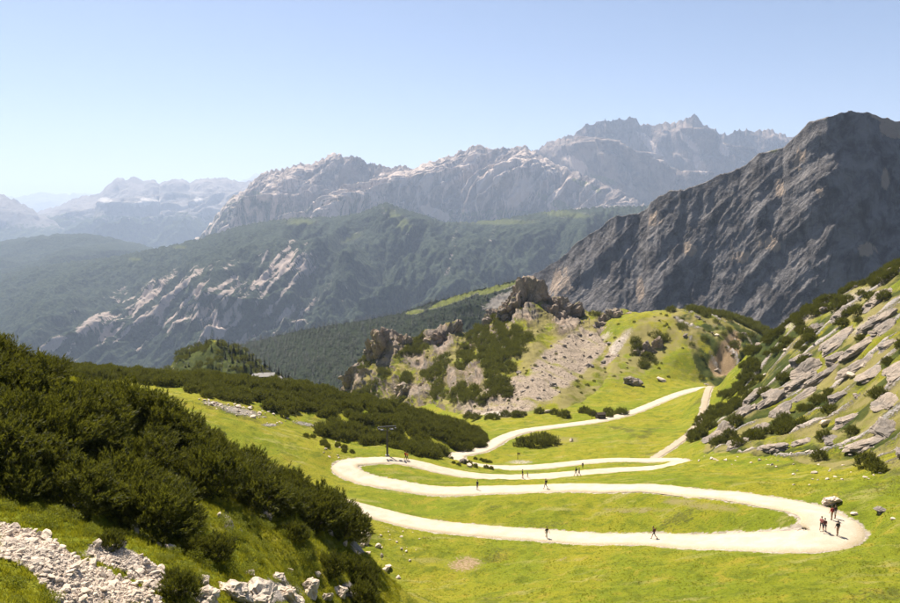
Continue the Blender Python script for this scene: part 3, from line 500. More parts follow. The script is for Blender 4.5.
# --- the craggy ridge: dense crest-to-foot surface with rock, scrub and scree
def make_ridge():
    nu, nv = 460, 230; xs = np.linspace(326, 667, nu); cy, cY = interp_line(RIDGE_C, xs); fy, fY = interp_line(RIDGE_F, xs)
    C = np.array([bp(*a) for a in zip(xs, cy, cY)]); Fo = np.array([bp(*a) for a in zip(xs, fy, fY)]); Fo[:, 2] = HZ(Fo[:, 0], Fo[:, 1]) - 0.8
    sm = lambda a, k: np.convolve(np.pad(a, k // 2, mode='edge'), np.hanning(k + 2)[1:-1] / np.hanning(k + 2)[1:-1].sum(), 'valid')
    Fo[:, 2] = sm(Fo[:, 2], 61) - 0.4; top = C.copy(); C[:, 2] = sm(C[:, 2], 31); jag = top[:, 2] - C[:, 2] + 2.6 * (ridged(xs / 9, xs * 0 + 3, 4, 0.6) - 0.5) * sstep(650, 600, xs)
    v = np.linspace(0, 1, nv)[:, None]; P = C[None] * (1 - v[..., None]) + Fo[None] * v[..., None]
    left = 1 - sstep(490, 560, xs)[None]; mid_ = np.exp(-((xs - 540) / 48) ** 4)[None]; pr = 0.80 * (1 - left) + 0.72 * left; pr = pr * (1 - mid_) + 0.50 * mid_
    P[..., 2] = C[:, 2][None] + (Fo[:, 2] - C[:, 2])[None] * v ** pr + jag[None] * np.exp(-v * 9)
    X, Y, Zz = P[..., 0], P[..., 1], P[..., 2]; PXX = np.repeat(xs[None], nv, 0)
    px, py = proj(P)
    rocky = np.maximum(sstep(0.34, 0.16, v + 0.10 * fbm(X / 14, Zz / 10, 3)) * sstep(652, 600, PXX), left * (0.75 - 0.2 * v)); rocky = np.maximum(rocky, blobs(px, py, [(466, 376, 24, 16, 0), (430, 390, 26, 10, 10), (400, 392, 18, 8, 0), (612, 328, 22, 14, 0), (640, 345, 12, 14, 0)]))
    w1 = X / 30 + 0.4 * Zz / 30; D = rocky * (9.0 * (ridged(w1 + 2, Zz / 60 + Y / 50, 5, 0.55) - 0.5) + 3.2 * (ridged(X / 7 + 0.3 * Zz / 7, Zz / 15, 4, 0.6) - 0.5)) + 1.2 * fbm(X / 9, Y / 9, 4)
    D = D * np.clip(v / 0.10, 0.05, 1) * np.clip((1 - v) / 0.12, 0, 1)
    nr = np.cross(np.gradient(P, axis=1), np.gradient(P, axis=0)); nr /= np.linalg.norm(nr, axis=-1)[..., None] + 1e-9; nr *= -np.sign(nr[..., 1:2]); lim = 0.6 * np.maximum(C[:, 2][None] - Zz, 0) + .4
    dz = nr[..., 2] * D; P[..., :2] += nr[..., :2] * D[..., None]; P[..., 2] += np.where(dz > 0, lim * np.tanh(dz / lim), dz)
    nb = 12; vb = np.linspace(1, 0, nb + 1)[:-1][:, None]; B = np.empty((nb, nu, 3)); B[..., 0] = C[:, 0][None] * (1 + .1 * vb); B[..., 1] = C[:, 1][None] + 70 * vb; B[..., 2] = (C[:, 2] + jag)[None] - 75 * vb ** 0.85 + 3 * fbm(B[..., 0] / 12, B[..., 1] / 12, 3) * sstep(0, .2, vb)
    g1, g0 = np.gradient(P, axis=1), np.gradient(P, axis=0); nn = np.cross(g1, g0); nn /= np.linalg.norm(nn, axis=-1)[..., None] + 1e-9; steep = 1 - np.abs(nn[..., 2])
    nz = fbm(X / 11 + 3, Zz / 9, 4)
    rock = np.clip(rocky * (sstep(0.28, 0.62, steep + 0.18 * nz) * 1.05), 0, 1)
    rock = np.maximum(rock, blobs(px, py, [(526, 305, 28, 24, 0), (565, 318, 22, 18, 0), (612, 325, 20, 14, 0), (466, 378, 24, 15, 0), (385, 347, 20, 22, 0), (442, 340, 20, 17, 0), (418, 362, 14, 10, 0), (352, 378, 14, 12, 0), (412, 390, 26, 9, 5)]) * (0.6 + 0.6 * nz + 0.4 * steep))
    scr = sstep(0.2, 0.8, blobs(px, py, [(515, 396, 62, 20, -22), (560, 366, 50, 22, -42), (596, 345, 26, 10, -45), (618, 348, 26, 5, -48), (475, 408, 20, 6, 0)])) * np.clip(0.85 + 1.1 * fbm(X / 8 + Y / 16, Y / 24, 4), 0, 1)
    shr = left * np.clip(0.58 + 0.9 * fbm(X / 10 + 6, Zz / 8, 3), 0, 1) * (1 - rock) * sstep(1.0, 0.8, v)
    shr = np.maximum(shr, blobs(px, py, [(500, 350, 24, 22, -35), (515, 340, 20, 12, -20), (600, 318, 14, 4, 0), (648, 362, 10, 10, 0), (660, 338, 10, 5, 0), (640, 352, 10, 6, 0)]) * (0.7 + nz) * (1 - rock))
    dry = np.clip(0.55 + 0.9 * fbm(X / 10, Y / 12 + 3, 4), 0, 0.9)
    at = {'rock': rock, 'scree': scr * (1 - 0.7 * shr), 'dirt': 0 * rock, 'dark': np.clip(0.5 + 0.8 * nz, 0, 0.8), 'dry': dry, 'shrub': shr * 0.9}
    one = lambda a, val: np.concatenate([np.full((nb, nu), val), a], 0).ravel()
    allP = np.concatenate([B, P], 0).reshape(-1, 3)
    me = mesh_np('crag_ridge', allP, grid_faces(nb + nv, nu)[:, ::-1], {k: one(a, 0.6 if k == 'shrub' else 0.0) for k, a in at.items()})
    link('crag_ridge', me, mat_ground('ridge_ground', dict(warm=(0.30, 0.235, 0.18), cool=(0.21, 0.18, 0.155), dark=(0.07, 0.058, 0.048), s=0.3), (0.19, 0.155, 0.12), (0.33, 0.27, 0.215)), label='craggy scrub and scree ridge rising in the middle', cat='ridge', kind='structure')
    return P, shr, scr, rock
RP, R_SHR, R_SCR, R_ROCK = make_ridge()
# --- the path itself, a ribbon with ragged edges laid on its bed
mt_path = mat_path()
def ribbon(name, R, label, seed, lift=0.0, mat=None):
    T = np.gradient(R[:, :2], axis=0); T /= np.linalg.norm(T, axis=1)[:, None]; Nn = np.stack([-T[:, 1], T[:, 0]], 1)
    dT = np.gradient(T, axis=0) / 0.55; kap = dT[:, 0] * Nn[:, 0] + dT[:, 1] * Nn[:, 1]; kk = np.hanning(13); kap = np.convolve(kap, kk / kk.sum(), 'same')
    lim = 0.85 / np.maximum(np.abs(kap), 1e-4)
    s = np.arange(len(R)) * 0.55; offs = [-1.0, -0.93, -0.6, -0.2, 0.2, 0.6, 0.93, 1.0]; rows = []; ed = []
    for k, o in enumerate(offs):
        w = R[:, 3] / 2 + 0.28 * fbm(s / 2.4 + seed, s * 0 + (3.3 if o < 0 else 8.8), 3) + 0.16 * fbm(s / 0.8 + seed, s * 0 + (5.3 if o < 0 else 1.8), 2)
        w = np.where(np.sign(o) == np.sign(kap), np.minimum(w, lim), w)
        z = R[:, 2] + lift + (-0.25 if abs(o) == 1.0 else -0.015 * abs(o)) + 0.03 * fbm(s / 1.5, s * 0 + k, 2)
        xy = R[:, :2] + Nn * (o * (w + (0.12 if abs(o) == 1 else 0)))[:, None]; rows.append(np.column_stack([xy, z])); ed.append(np.full(len(R), sstep(0.5, 1.0, abs(o))))
    V = np.stack(rows, 0).reshape(-1, 3)
    me = mesh_np(name, V, grid_faces(len(offs), len(R))[:, ::-1], {'edge': np.stack(ed, 0).ravel()})
    return link(name, me, mat or mt_path, label=label, cat='path', kind='structure')
ribbon('path', RM, 'pale gravel path winding in hairpins across the meadow', 1)
ribbon('side_path', RS, 'narrow gravel track cutting straight up beside the rocky hillside', 2, -0.03, mat_path('earth_track', 0.45))
# ------------------------------------------------------------------ rocks
def ico(sub):
    bm = bmesh.new(); bmesh.ops.create_icosphere(bm, subdivisions=sub, radius=1.0)
    V = np.array([v.co[:] for v in bm.verts]); Fc = np.array([[v.index for v in f.verts] for f in bm.faces]); bm.free()
    return V, Fc
ICO = {k: ico(k) for k in (2, 3, 4, 5)}
def mat_rock(name, warm, cool, dark, s=1.0, moss=0.0):
    t = NT(name); p = t.pos(); c, b, v = rock_col(t, p, warm=warm, cool=cool, dark=dark, s=s)
    crk = t.ramp(v, 0.06, 0.0); c = t.mix(t.math('MULTIPLY', crk, 0.35), c, dark)
    if moss:
        ge = t.n('ShaderNodeNewGeometry'); sp = t.n('ShaderNodeSeparateXYZ'); t.l(ge.outputs['Normal'], sp.inputs[0])
        mk = t.math('MULTIPLY', t.ramp(sp.outputs[2], 0.45, 0.8), t.ramp(t.noise(p, 0.5 * s, 4, 0.6), 0.58 - 0.2 * moss, 0.70 - 0.2 * moss)); c = t.mix(mk, c, t.mix(t.noise(p, 2 * s, 3), (0.05, 0.06, 0.01), (0.17, 0.17, 0.02)))
    h = t.math('ADD', t.math('MULTIPLY', b, 1.0), t.math('MULTIPLY', t.noise(p, 9 * s, 4, 0.7), 0.35))
    return t.bsdf(c, 0.95, t.bump(h, 0.14 / s, 0.9), 0.1)
mt_lime = mat_rock('pale_limestone', (0.58, 0.48, 0.385), (0.47, 0.405, 0.34), (0.20, 0.165, 0.13), 1.6)
mt_slab = mat_rock('slab_limestone', (0.30, 0.25, 0.205), (0.20, 0.177, 0.158), (0.07, 0.062, 0.054), 0.6)
mt_crag = mat_rock('crag_limestone', (0.30, 0.235, 0.18), (0.21, 0.18, 0.155), (0.07, 0.058, 0.048), 0.30, moss=0.35)
def rock_mesh(name, seed, sub=3, cuts=12, boxy=0.0, vert=0.0, rough=0.06, lo=0.45, hi=0.8, flat=None, blocks=0, bk=0.1):
    r = np.random.default_rng(seed); V, Fc = ICO[sub]; V = V.copy()
    if boxy: V = np.sign(V) * np.abs(V) ** (1 - 0.45 * boxy); V /= np.abs(V).max()
    for _ in range(cuts):
        n = r.normal(size=3)
        if vert: n[2] *= (1 - vert)
        n /= np.linalg.norm(n); d = V @ n; o = r.uniform(lo, hi) * (1.0 + 0.2 * boxy); m = d > o
        V[m] -= np.outer(d[m] - o, n) * 0.97
    nn = V / (np.linalg.norm(V, axis=1)[:, None] + 1e-9); sc3 = np.array((1.0, 1.0, 0.75 if vert else 1.0)); dsp = 0
    if blocks:                                                     # jointed blocks: cells pushed in and out
        W_ = (V + 0.10 * np.stack([fbm3(V * 2 + 5 * k_, 2) for k_ in range(3)], 1)) * sc3
        for nb_, am in ((blocks, bk), (blocks * 5, bk * 0.5)):
            S = r.uniform(-1.1, 1.1, (nb_, 3)) * sc3; off = r.uniform(-1, 0.6, nb_)
            D2 = ((W_[:, None] - S[None]) ** 2).sum(2); i1 = D2.argmin(1); d1 = D2.min(1); D2[np.arange(len(W_)), i1] = 9; d2_ = D2.min(1)
            crack = 1 - sstep(0.0, 0.10, np.sqrt(d2_) - np.sqrt(d1)); dsp = dsp + am * off[i1] - am * 0.7 * crack
    dsp = dsp + rough * (1.2 * fbm3(V * 2.4 * sc3 + seed, 5, 0.62) - 0.6 * np.abs(fbm3(V * 4.6 * sc3 + seed + 9, 3)))
    V = V + nn * dsp[:, None]
    return mesh_np(name, V, Fc, smooth=(sub > 3) if flat is None else not flat)
ROCKS = [rock_mesh('stone', 100 + k, 3, 20, rough=0.10, lo=0.36, hi=0.72) for k in range(8)]
SMALL = [rock_mesh('pebble', 200 + k, 2, 14, rough=0.06, lo=0.36, hi=0.75) for k in range(5)]
SLABS = [rock_mesh('ledge', 300 + k, 4, 12, boxy=0.8, rough=0.16, lo=0.5, hi=0.9, blocks=16, bk=0.22, flat=True) for k in range(5)]
for m in ROCKS + SMALL: m.materials.append(mt_lime)
for m in SLABS: m.materials.append(mt_slab)
PALES = [rock_mesh('outcrop', 700 + k, 4, 12, boxy=0.7, rough=0.16, lo=0.45, hi=0.85, blocks=14, bk=0.2, flat=True) for k in range(4)]
for m in PALES: m.materials.append(mt_lime)
def put_rock(name, me, P, size, label, cat='rock', group=None, rot=None, sink=0.25):
    o = bpy.data.objects.new(name, me); COL.objects.link(o)
    o.location = (P[0], P[1], P[2] + size[2] * (1 - 2 * sink) * 0.5); o.scale = size; o.rotation_euler = rot if rot is not None else (random.uniform(-.3, .3), random.uniform(-.3, .3), random.uniform(0, 6.3))
    o['label'] = label; o['category'] = cat
    if group: o['group'] = group
    return o
def px_m(Y): return Y / F_PX

# crag towers: centre px, top py, base py, width px, depth Y
CRAG = [('rock_crag', 'tallest jagged crag tower on the central ridge', [(526, 281, 335, 30, 424), (512, 293, 340, 26, 423), (540, 290, 335, 20, 422), (499, 307, 345, 20, 426)]),
        ('rock_crag', 'broken crag block just right of the tallest tower', [(562, 298, 338, 24, 419), (576, 304, 336, 18, 418), (551, 307, 340, 18, 418), (557, 322, 348, 22, 408), (574, 322, 346, 14, 410)]),
        ('rock_crag', 'rounded rock with a shadowed overhang above the scree', [(612, 310, 338, 24, 402), (601, 320, 338, 16, 398), (626, 311, 330, 17, 402)]),
        ('rock_crag', 'slanting rock fin at the middle of the scrubby ridge', [(446, 323, 360, 26, 436), (432, 330, 362, 24, 434), (473, 333, 360, 18, 434), (418, 342, 372, 18, 436)]),
        ('rock_crag', 'left fin of the ridge in front of the forest', [(387, 326, 372, 24, 442), (373, 338, 378, 22, 444), (401, 335, 368, 18, 442), (354, 362, 394, 20, 448)]),
        ('rock_crag', 'pale rock face low on the ridge above the scree', [(466, 362, 394, 26, 384), (484, 356, 384, 20, 392), (448, 370, 396, 18, 388)]),
        ('rock_crag', 'low broken rock band above the dark shrubs', [(428, 378, 402, 20, 390), (408, 382, 402, 18, 398)]),
        ('rock_crag', 'dark rock on the flank of the grassy hump', [(648, 340, 366, 13, 356), (638, 347, 370, 12, 352), (658, 336, 356, 10, 360)])]
for ci, (nm, lb, chunks) in enumerate(CRAG):
    root = None
    for k, (cx, ty, by, w, Y) in enumerate(chunks):
        top, base = bp(cx, ty, Y), bp(cx, by, Y); s = px_m(Y); hh = (top[2] - base[2]) / 2 * 1.06; ww = w * s / 2 * 1.55
        if root is None:
            root = link(nm, None, label=lb, cat='crag', group='crags on the central ridge', loc=(base[0], base[1], base[2]))
        me = rock_mesh('rock_tower', 500 + ci * 10 + k, 5 if (w > 17 and ci < 6) else 4, 16, boxy=0.5, vert=0.35, rough=0.22, lo=0.42, hi=0.85, blocks=22, bk=0.26, flat=True)
        o = link('rock_tower', me, mt_crag, parent=root)
        o.location = (top[0] - base[0] + (base[0] - root.location.x), base[1] - root.location.y, (base[2] - root.location.z) + hh * 0.97); o.scale = (ww, ww * 1.15, hh); o.rotation_euler = (random.uniform(-.08, .08), random.uniform(-.16, .10), random.uniform(0, 6.3))
# slanting ledges on the right hillside, lying along the strata
LEDGES = [(742, 418, 44, 12, -40), (790, 385, 74, 15, -34), (835, 345, 60, 11, -33), (768, 405, 52, 13, -38), (820, 372, 80, 11, -33), (868, 342, 70, 9, -32), (880, 320, 50, 9, -34), (880, 300, 40, 10, -35), (815, 330, 36, 9, -33), (712, 440, 30, 9, -25), (735, 447, 34, 8, -12), (775, 447, 34, 7, -12), (805, 443, 28, 6, -10), (850, 420, 60, 7, -25), (885, 405, 34, 8, -30), (830, 440, 22, 5, -5), (845, 360, 90, 8, -33), (855, 388, 70, 8, -30), (895, 375, 40, 8, -30), (870, 445, 50, 8, -22), (890, 433, 28, 9, -30), (800, 360, 40, 10, -36), (725, 432, 26, 10, -45), (885, 278, 30, 7, -35), (765, 430, 20, 8, -40), (845, 315, 30, 8, -34), (890, 345, 40, 7, -33), (800, 400, 46, 9, -34), (780, 416, 40, 8, -34), (865, 365, 60, 6, -32), (755, 398, 34, 10, -40)]
def LEDGE_LB(x, y, L, hh):
    row = 'near the skyline' if y < 310 else 'high up' if y < 350 else 'halfway up' if y < 395 else 'low down' if y < 430 else 'at the foot'
    colm = 'at the left end' if x < 750 else 'left of the middle' if x < 800 else 'right of the middle' if x < 860 else 'by the right edge'
    return '%s %s limestone ledge %s %s of the hillside' % ('long' if L > 36 else 'short' if L < 27 else 'medium', 'thick' if hh >= 8 else 'thin', row, colm)
_l = []
for (x, y, L, hh, a) in LEDGES:
    if L > 66:
        c_, s_ = math.cos(math.radians(a)), math.sin(math.radians(a))
        _l += [(x - c_ * L * .27, y - s_ * L * .27 + 1.5, L * .5, hh * .85, a, ', lower piece'), (x + c_ * L * .27, y + s_ * L * .27 - 1.5, L * .5, hh * .8, a + 3, ', upper piece')]
    else: _l.append((x, y, L * .9, hh * .9, a, ''))
LEDGES = _l
for k, (x, y, L, hh, ang, tail) in enumerate(LEDGES):
    P = on_ground(x, y, 100, 300); s = px_m(P[1]); a = math.radians(-ang)
    o = put_rock('limestone_ledge', SLABS[k % 5], P, (L * s / 2 * 1.1, random.uniform(1.6, 2.6) * (0.6 + hh / 14), hh * s / 2 * 1.05), LEDGE_LB(x, y, L, hh) + tail, 'ledge', 'ledges on the right hillside', rot=(random.uniform(-.15, .15) + 0.3, -a, random.uniform(-.22, .12)), sink=0.42)

# hand placed boulders (pixel of the foot, width px, height px, label)
BOULD = [(833, 504, 22, 12, 'largest pale boulder just above the right hairpin'), (855, 515, 9, 5, 'low dark stone right of the largest pale boulder'), (880, 513, 15, 7, 'dark rock at the right edge beyond the hairpin'), (893, 519, 9, 5, 'pale stone beside the dark rock at the right edge'),
         (365, 541, 17, 24, 'tall pale boulder under the end of the foreground thicket'), (378, 548, 9, 9, 'narrow pale stone beside the tall boulder'), (361, 547, 9, 8, 'white stone lying below the tall boulder'), (366, 557, 8, 6, 'small grey stone below the white stone'), (381, 556, 6, 8, 'upright small stone in the grass left of the meadow'), (388, 568, 11, 6, 'flat white stone alone on the grass'), (398, 579, 9, 5, 'white stone nearest the bottom of the meadow edge'), (378, 580, 13, 10, 'white stone leaning on the foreground bush'),
         (402, 549, 4, 4, 'tiny pale stone in open grass'), (409, 562, 4, 4, 'tiny pale stone right of the flat white stone'), (470, 467, 12, 9, 'rough rock knob between two path legs'), (462, 463, 8, 7, 'darker end of the rock knob between path legs'), (571, 441, 7, 7, 'pale stone right of the round pine bush'), (520, 417, 10, 6, 'dark boulder at the foot of the scree'), (652, 352, 5, 4, 'white stone on the flank below the hump'), (632, 384, 18, 9, 'dark split rock left of the upper path'), (660, 381, 14, 6, 'pale rubble rock beside the upper path'), (548, 413, 12, 6, 'grey boulder on the lower scree edge')]
for k, (x, y, w, h, lb) in enumerate(BOULD):
    P = on_ground(x, y, 60); s = px_m(P[1]); o = put_rock('boulder', ROCKS[k % 8], P, (w * s / 2 * 1.15, w * s / 2, h * s / 2 * 1.2), lb, 'boulder', sink=0.2)
    if lb.startswith('dark'): o.data = SLABS[k % 5]
    if k == 0: o.data = PALES[1]; o.rotation_euler = (.1, .05, .4)
BANKR = [(160, 590, 14, 14), (205, 600, 30, 22), (236, 598, 34, 26), (262, 602, 40, 30), (288, 598, 32, 26), (308, 590, 24, 22), (180, 594, 16, 12), (230, 528, 8, 20), (240, 532, 7, 12), (219, 516, 8, 12), (265, 508, 18, 8), (268, 515, 12, 6), (137, 532, 9, 24), (72, 508, 6, 12), (158, 546, 10, 8), (168, 549, 12, 7), (148, 566, 16, 16), (133, 577, 14, 10), (155, 578, 9, 9), (206, 583, 12, 10), (226, 588, 18, 12), (250, 586, 14, 10), (278, 580, 16, 10), (340, 596, 16, 14), (326, 600, 14, 12), (345, 545, 10, 10), (250, 575, 12, 7), (290, 570, 9, 7), (318, 575, 10, 8), (95, 545, 14, 8), (120, 547, 12, 9), (330, 535, 9, 12)]
def BANK_LB(x, y, w):
    size = 'large' if w > 20 else 'medium' if w > 11 else 'small'; row = 'at the bottom edge' if y > 588 else 'just above the bottom rocks' if y > 565 else 'beside the scree top' if y > 540 else 'tucked under the thicket'
    return '%s pale limestone rock %s, %s of the foreground bank' % (size, row, 'far left' if x < 110 else 'left part' if x < 180 else 'middle' if x < 245 else 'right part' if x < 312 else 'far right')
for k, (x, y, w, h) in enumerate(BANKR):
    P = on_ground(x, y, 0, 62); s = px_m(P[1]); put_rock('bank_rock', PALES[k % 4] if w > 11 else ROCKS[(k * 3) % 8], P, (w * s / 2 * 1.2, w * s / 2, h * s / 2 * 1.25), BANK_LB(x, y, w), 'rock', 'rocks set in the foreground bank', sink=0.38)

def pts_on(mask, spacing, nmax, seed=0, jit=1.0):
    r = np.random.default_rng(seed); w = (mask * YY ** 2).ravel(); idx = r.choice(len(w), min(nmax * 6, 60000), p=w / w.sum())
    fy = np.log(YY.ravel()[idx]) + (r.random(len(idx)) - .5) * math.log(Y1 / Y0) / NR; fu = UU.ravel()[idx] + (r.random(len(idx)) - .5) * (U1 - U0) / NC
    y = np.exp(fy); x = fu * y; cells = {}; out = []
    for a, b in zip(x, y):
        c = (int(math.floor(a / spacing)), int(math.floor(b / spacing))); ok = True
        for i in (-1, 0, 1):
            for j in (-1, 0, 1):
                for (p, q_) in cells.get((c[0] + i, c[1] + j), ()):
                    if (p - a) ** 2 + (q_ - b) ** 2 < spacing ** 2: ok = False; break
                if not ok: break
            if not ok: break
        if ok:
            cells.setdefault(c, []).append((a, b)); out.append((a, b))
            if len(out) >= nmax: break
    o = np.array(out); return np.column_stack([o, HZ(o[:, 0], o[:, 1])])
def pts_ridge(mask, n, seed, spacing=2.0):
    r = np.random.default_rng(seed); w = np.clip(mask, 0, 1).ravel() * np.repeat(RP[:, :, 1].mean(1) ** 0, RP.shape[1]); idx = r.choice(len(w), n * 5, p=w / w.sum()); Q = RP.reshape(-1, 3)[idx]; out = []; cells = {}
    for q_ in Q:
        c = tuple(np.floor(q_ / spacing).astype(int))
        if c in cells: continue
        cells[c] = 1; out.append(q_)
        if len(out) >= n: break
    return np.array(out)
def scatter(name, P, scl, rot, var, sources, label, cat, tilt=None):
    """one 'stuff' object: instances on real points of the ground"""
    me = bpy.data.meshes.new(name); me.vertices.add(len(P)); me.vertices.foreach_set('co', np.ascontiguousarray(P, np.float32).ravel())
    for a, v in (('scl', scl), ('rz', rot)): me.attributes.new(a, 'FLOAT', 'POINT').data.foreach_set('value', np.ascontiguousarray(v, np.float32))
    me.attributes.new('var', 'INT', 'POINT').data.foreach_set('value', np.ascontiguousarray(var, np.int32))
    o = link(name, me, None, label=label, cat=cat, kind='stuff')
    ng = bpy.data.node_groups.new(name, 'GeometryNodeTree'); ng.interface.new_socket('Geometry', in_out='INPUT', socket_type='NodeSocketGeometry'); ng.interface.new_socket('Geometry', in_out='OUTPUT', socket_type='NodeSocketGeometry')
    N_ = ng.nodes; gi = N_.new('NodeGroupInput'); go = N_.new('NodeGroupOutput'); jo = N_.new('GeometryNodeJoinGeometry')
    def na(nm, ty):
        n = N_.new('GeometryNodeInputNamedAttribute'); n.data_type = ty; n.inputs['Name'].default_value = nm; return n.outputs['Attribute']
    cx = N_.new('ShaderNodeCombineXYZ'); ng.links.new(na('rz', 'FLOAT'), cx.inputs[2])
    va, sl = na('var', 'INT'), na('scl', 'FLOAT')
    for k, so in enumerate(sources):
        eq = N_.new('FunctionNodeCompare'); eq.data_type = 'INT'; eq.operation = 'EQUAL'; ng.links.new(va, eq.inputs[2]); eq.inputs[3].default_value = k
        oi = N_.new('GeometryNodeObjectInfo'); oi.inputs['Object'].default_value = so; oi.inputs['As Instance'].default_value = True
        ip = N_.new('GeometryNodeInstanceOnPoints'); ng.links.new(gi.outputs[0], ip.inputs['Points']); ng.links.new(eq.outputs[0], ip.inputs['Selection']); ng.links.new(oi.outputs['Geometry'], ip.inputs['Instance'])
        ng.links.new(cx.outputs[0], ip.inputs['Rotation']); ng.links.new(sl, ip.inputs['Scale']); ng.links.new(ip.outputs[0], jo.inputs[0])
    ng.links.new(jo.outputs[0], go.inputs[0])
    md = o.modifiers.new('scatter', 'NODES'); md.node_group = ng
    return o
def src(name, me):                                            # a scatter source, kept out of the scene itself
    return bpy.data.objects.new(name, me)
# foreground scree: 260 stones one by one, the finer rubble as one mass
m_sc = (m_scree > 0.5) * (bank > 0.5) * (PX > -30) * (PX < 175) * (PY < 612)
SP_ = pts_on(m_sc, 0.20, 900, 11); 
rs = np.random.default_rng(12)
sz = np.clip(rs.lognormal(-1.95, 0.38, len(SP_)), 0.08, 0.34); order = np.argsort(-sz / SP_[:, 1])[:270]
for k in order:
    s = sz[k]; put_rock('scree_stone', SMALL[k % 5], SP_[k], (s * rs.uniform(.9, 1.4), s * rs.uniform(.7, 1.1), s * rs.uniform(.5, .8)), 'pale angular stone in the scree strip at lower left', 'stone', 'stones of the foreground scree', sink=0.3)
FP = pts_on(m_sc, 0.055, 9000, 13); SRC_P = [src('rubble_%d' % k, m) for k, m in enumerate(SMALL)]
scatter('rubble', FP, np.clip(rs.lognormal(-2.9, 0.4, len(FP)), 0.03, 0.12), rs.random(len(FP)) * 6.28, rs.integers(0, 5, len(FP)), SRC_P, 'fine pale rubble between the scree stones', 'rubble')
# rocks strewn over the hillside, the left meadow and the scree below the crag
def strew(mask, n, spacing, lo, hi, label, group, seed, me=ROCKS, name='rock'):
    r = np.random.default_rng(seed)
    for k, P in enumerate(pts_on(mask, spacing, n, seed) if mask.shape == Z.shape else pts_ridge(mask, n, seed, spacing)):
        s = lo * (hi / lo) ** (r.random() ** 1.8); put_rock(name, me[k % len(me)], P, (s * r.uniform(.8, 1.5), s * r.uniform(.7, 1.1), s * r.uniform(.45, .8)), label, 'rock', group, sink=0.25)
strew((m_rock > 0.25) * right_hill * VIS, 100, 1.7, 0.5, 2.0, 'weathered grey rock lying on the right hillside', 'rocks on the right hillside', 21, me=SLABS + ROCKS[:3])
strew(blobs(PX, PY, [(760, 462, 70, 4, 3), (720, 460, 30, 3, 0), (850, 470, 50, 14, -10), (800, 450, 40, 5, 0), (880, 460, 30, 10, 0)]) * VIS * (YY > 90) * (dist > 2), 50, 0.9, 0.25, 0.9, 'pale stone in the grass below the right hillside', 'stones below the right hillside', 22)
strew(blobs(PX, PY, [(240, 411, 24, 5, 12), (215, 404, 16, 2.5, 10), (262, 412, 12, 3, 0)]) * VIS * (YY > 130), 46, 0.9, 0.35, 1.1, 'pale stone in the stony patch on the left meadow', 'stones of the left meadow patch', 23)
strew(blobs(PX, PY, [(305, 424, 16, 2.5, 10), (280, 424, 10, 2, 0), (330, 452, 8, 5, -60), (345, 456, 12, 2, 0)]) * VIS * (YY > 130), 22, 0.9, 0.25, 0.6, 'small pale stone along the left meadow edge', 'stones on the left meadow edge', 24)
strew(R_SCR * (1 - R_SHR), 60, 3.4, 0.6, 2.0, 'grey boulder on the scree slope below the crag', 'boulders of the scree slope', 25, me=SLABS)
strew(blobs(PX, PY, [(385, 540, 30, 10, 20), (375, 570, 14, 18, 30), (410, 535, 14, 4, 0)]) * VIS * (YY > 66) * (dist > 1.2), 26, 0.8, 0.12, 0.45, 'small pale stone in grass beside the foreground bank', 'stones beside the foreground bank', 26)
DARKP = [m.copy() for m in SMALL]
mt_scree = mat_rock('scree_stone', (0.33, 0.27, 0.21), (0.23, 0.195, 0.16), (0.10, 0.085, 0.07), 0.8)
for m in DARKP: m.materials.clear(); m.materials.append(mt_scree)
SRC_D = [src('scree_rubble_%d' % k, m) for k, m in enumerate(DARKP)]
CP_ = pts_ridge(R_SCR ** 2 * (1 - R_SHR), 2400, 27, 0.8); scatter('scree_rubble', CP_, np.clip(rs.lognormal(-1.55, 0.5, len(CP_)), 0.10, 0.8), rs.random(len(CP_)) * 6.28, rs.integers(0, 5, len(CP_)), SRC_D, 'loose grey rubble covering the scree slope', 'rubble')
# ------------------------------------------------------------------ vegetation
def mat_leaf(name, c1, c2, c3, tr, rough=0.6):
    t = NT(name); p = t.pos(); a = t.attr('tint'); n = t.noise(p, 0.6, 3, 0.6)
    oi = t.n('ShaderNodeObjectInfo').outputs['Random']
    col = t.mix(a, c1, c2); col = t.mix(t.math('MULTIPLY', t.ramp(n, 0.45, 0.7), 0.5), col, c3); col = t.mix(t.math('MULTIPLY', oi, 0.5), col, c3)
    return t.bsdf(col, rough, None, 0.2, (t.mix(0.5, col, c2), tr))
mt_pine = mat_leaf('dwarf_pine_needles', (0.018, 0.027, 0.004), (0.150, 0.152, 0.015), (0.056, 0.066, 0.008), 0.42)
mt_leafy = mat_leaf('leafy_shrub', (0.08, 0.115, 0.010), (0.21, 0.22, 0.018), (0.15, 0.165, 0.013), 0.5)  # leaves brightened to stand in for sunlight on the bank
mt_grassb = mat_leaf('grass_blades', (0.13, 0.165, 0.008), (0.28, 0.265, 0.014), (0.20, 0.205, 0.010), 0.55)
mt_con = mat_leaf('conifer_needles', (0.008, 0.013, 0.007), (0.020, 0.026, 0.010), (0.013, 0.018, 0.007), 0.05)  # needles darkened so the sunlit ridge reads as shaded
tb = NT('bark'); mt_bark = tb.bsdf(tb.mix(tb.noise(tb.pos(), 6, 4), (0.05, 0.038, 0.028), (0.16, 0.125, 0.095)), 0.95)
def blades(base, dirs, length, width, r, curl=0.25):
    """thin triangles: base (n,3), dirs (n,3) -> verts, faces"""
    n = len(base); side = np.cross(dirs, r.normal(size=(n, 3))); side /= np.linalg.norm(side, axis=1)[:, None] + 1e-9
    L = length * r.uniform(.75, 1.2, n)[:, None]; W = width * r.uniform(.8, 1.2, n)[:, None]
    a = base - side * W / 2; b = base + side * W / 2; c = base + dirs * L
    V = np.stack([a, b, c], 1).reshape(-1, 3); return V, np.arange(3 * n).reshape(n, 3)
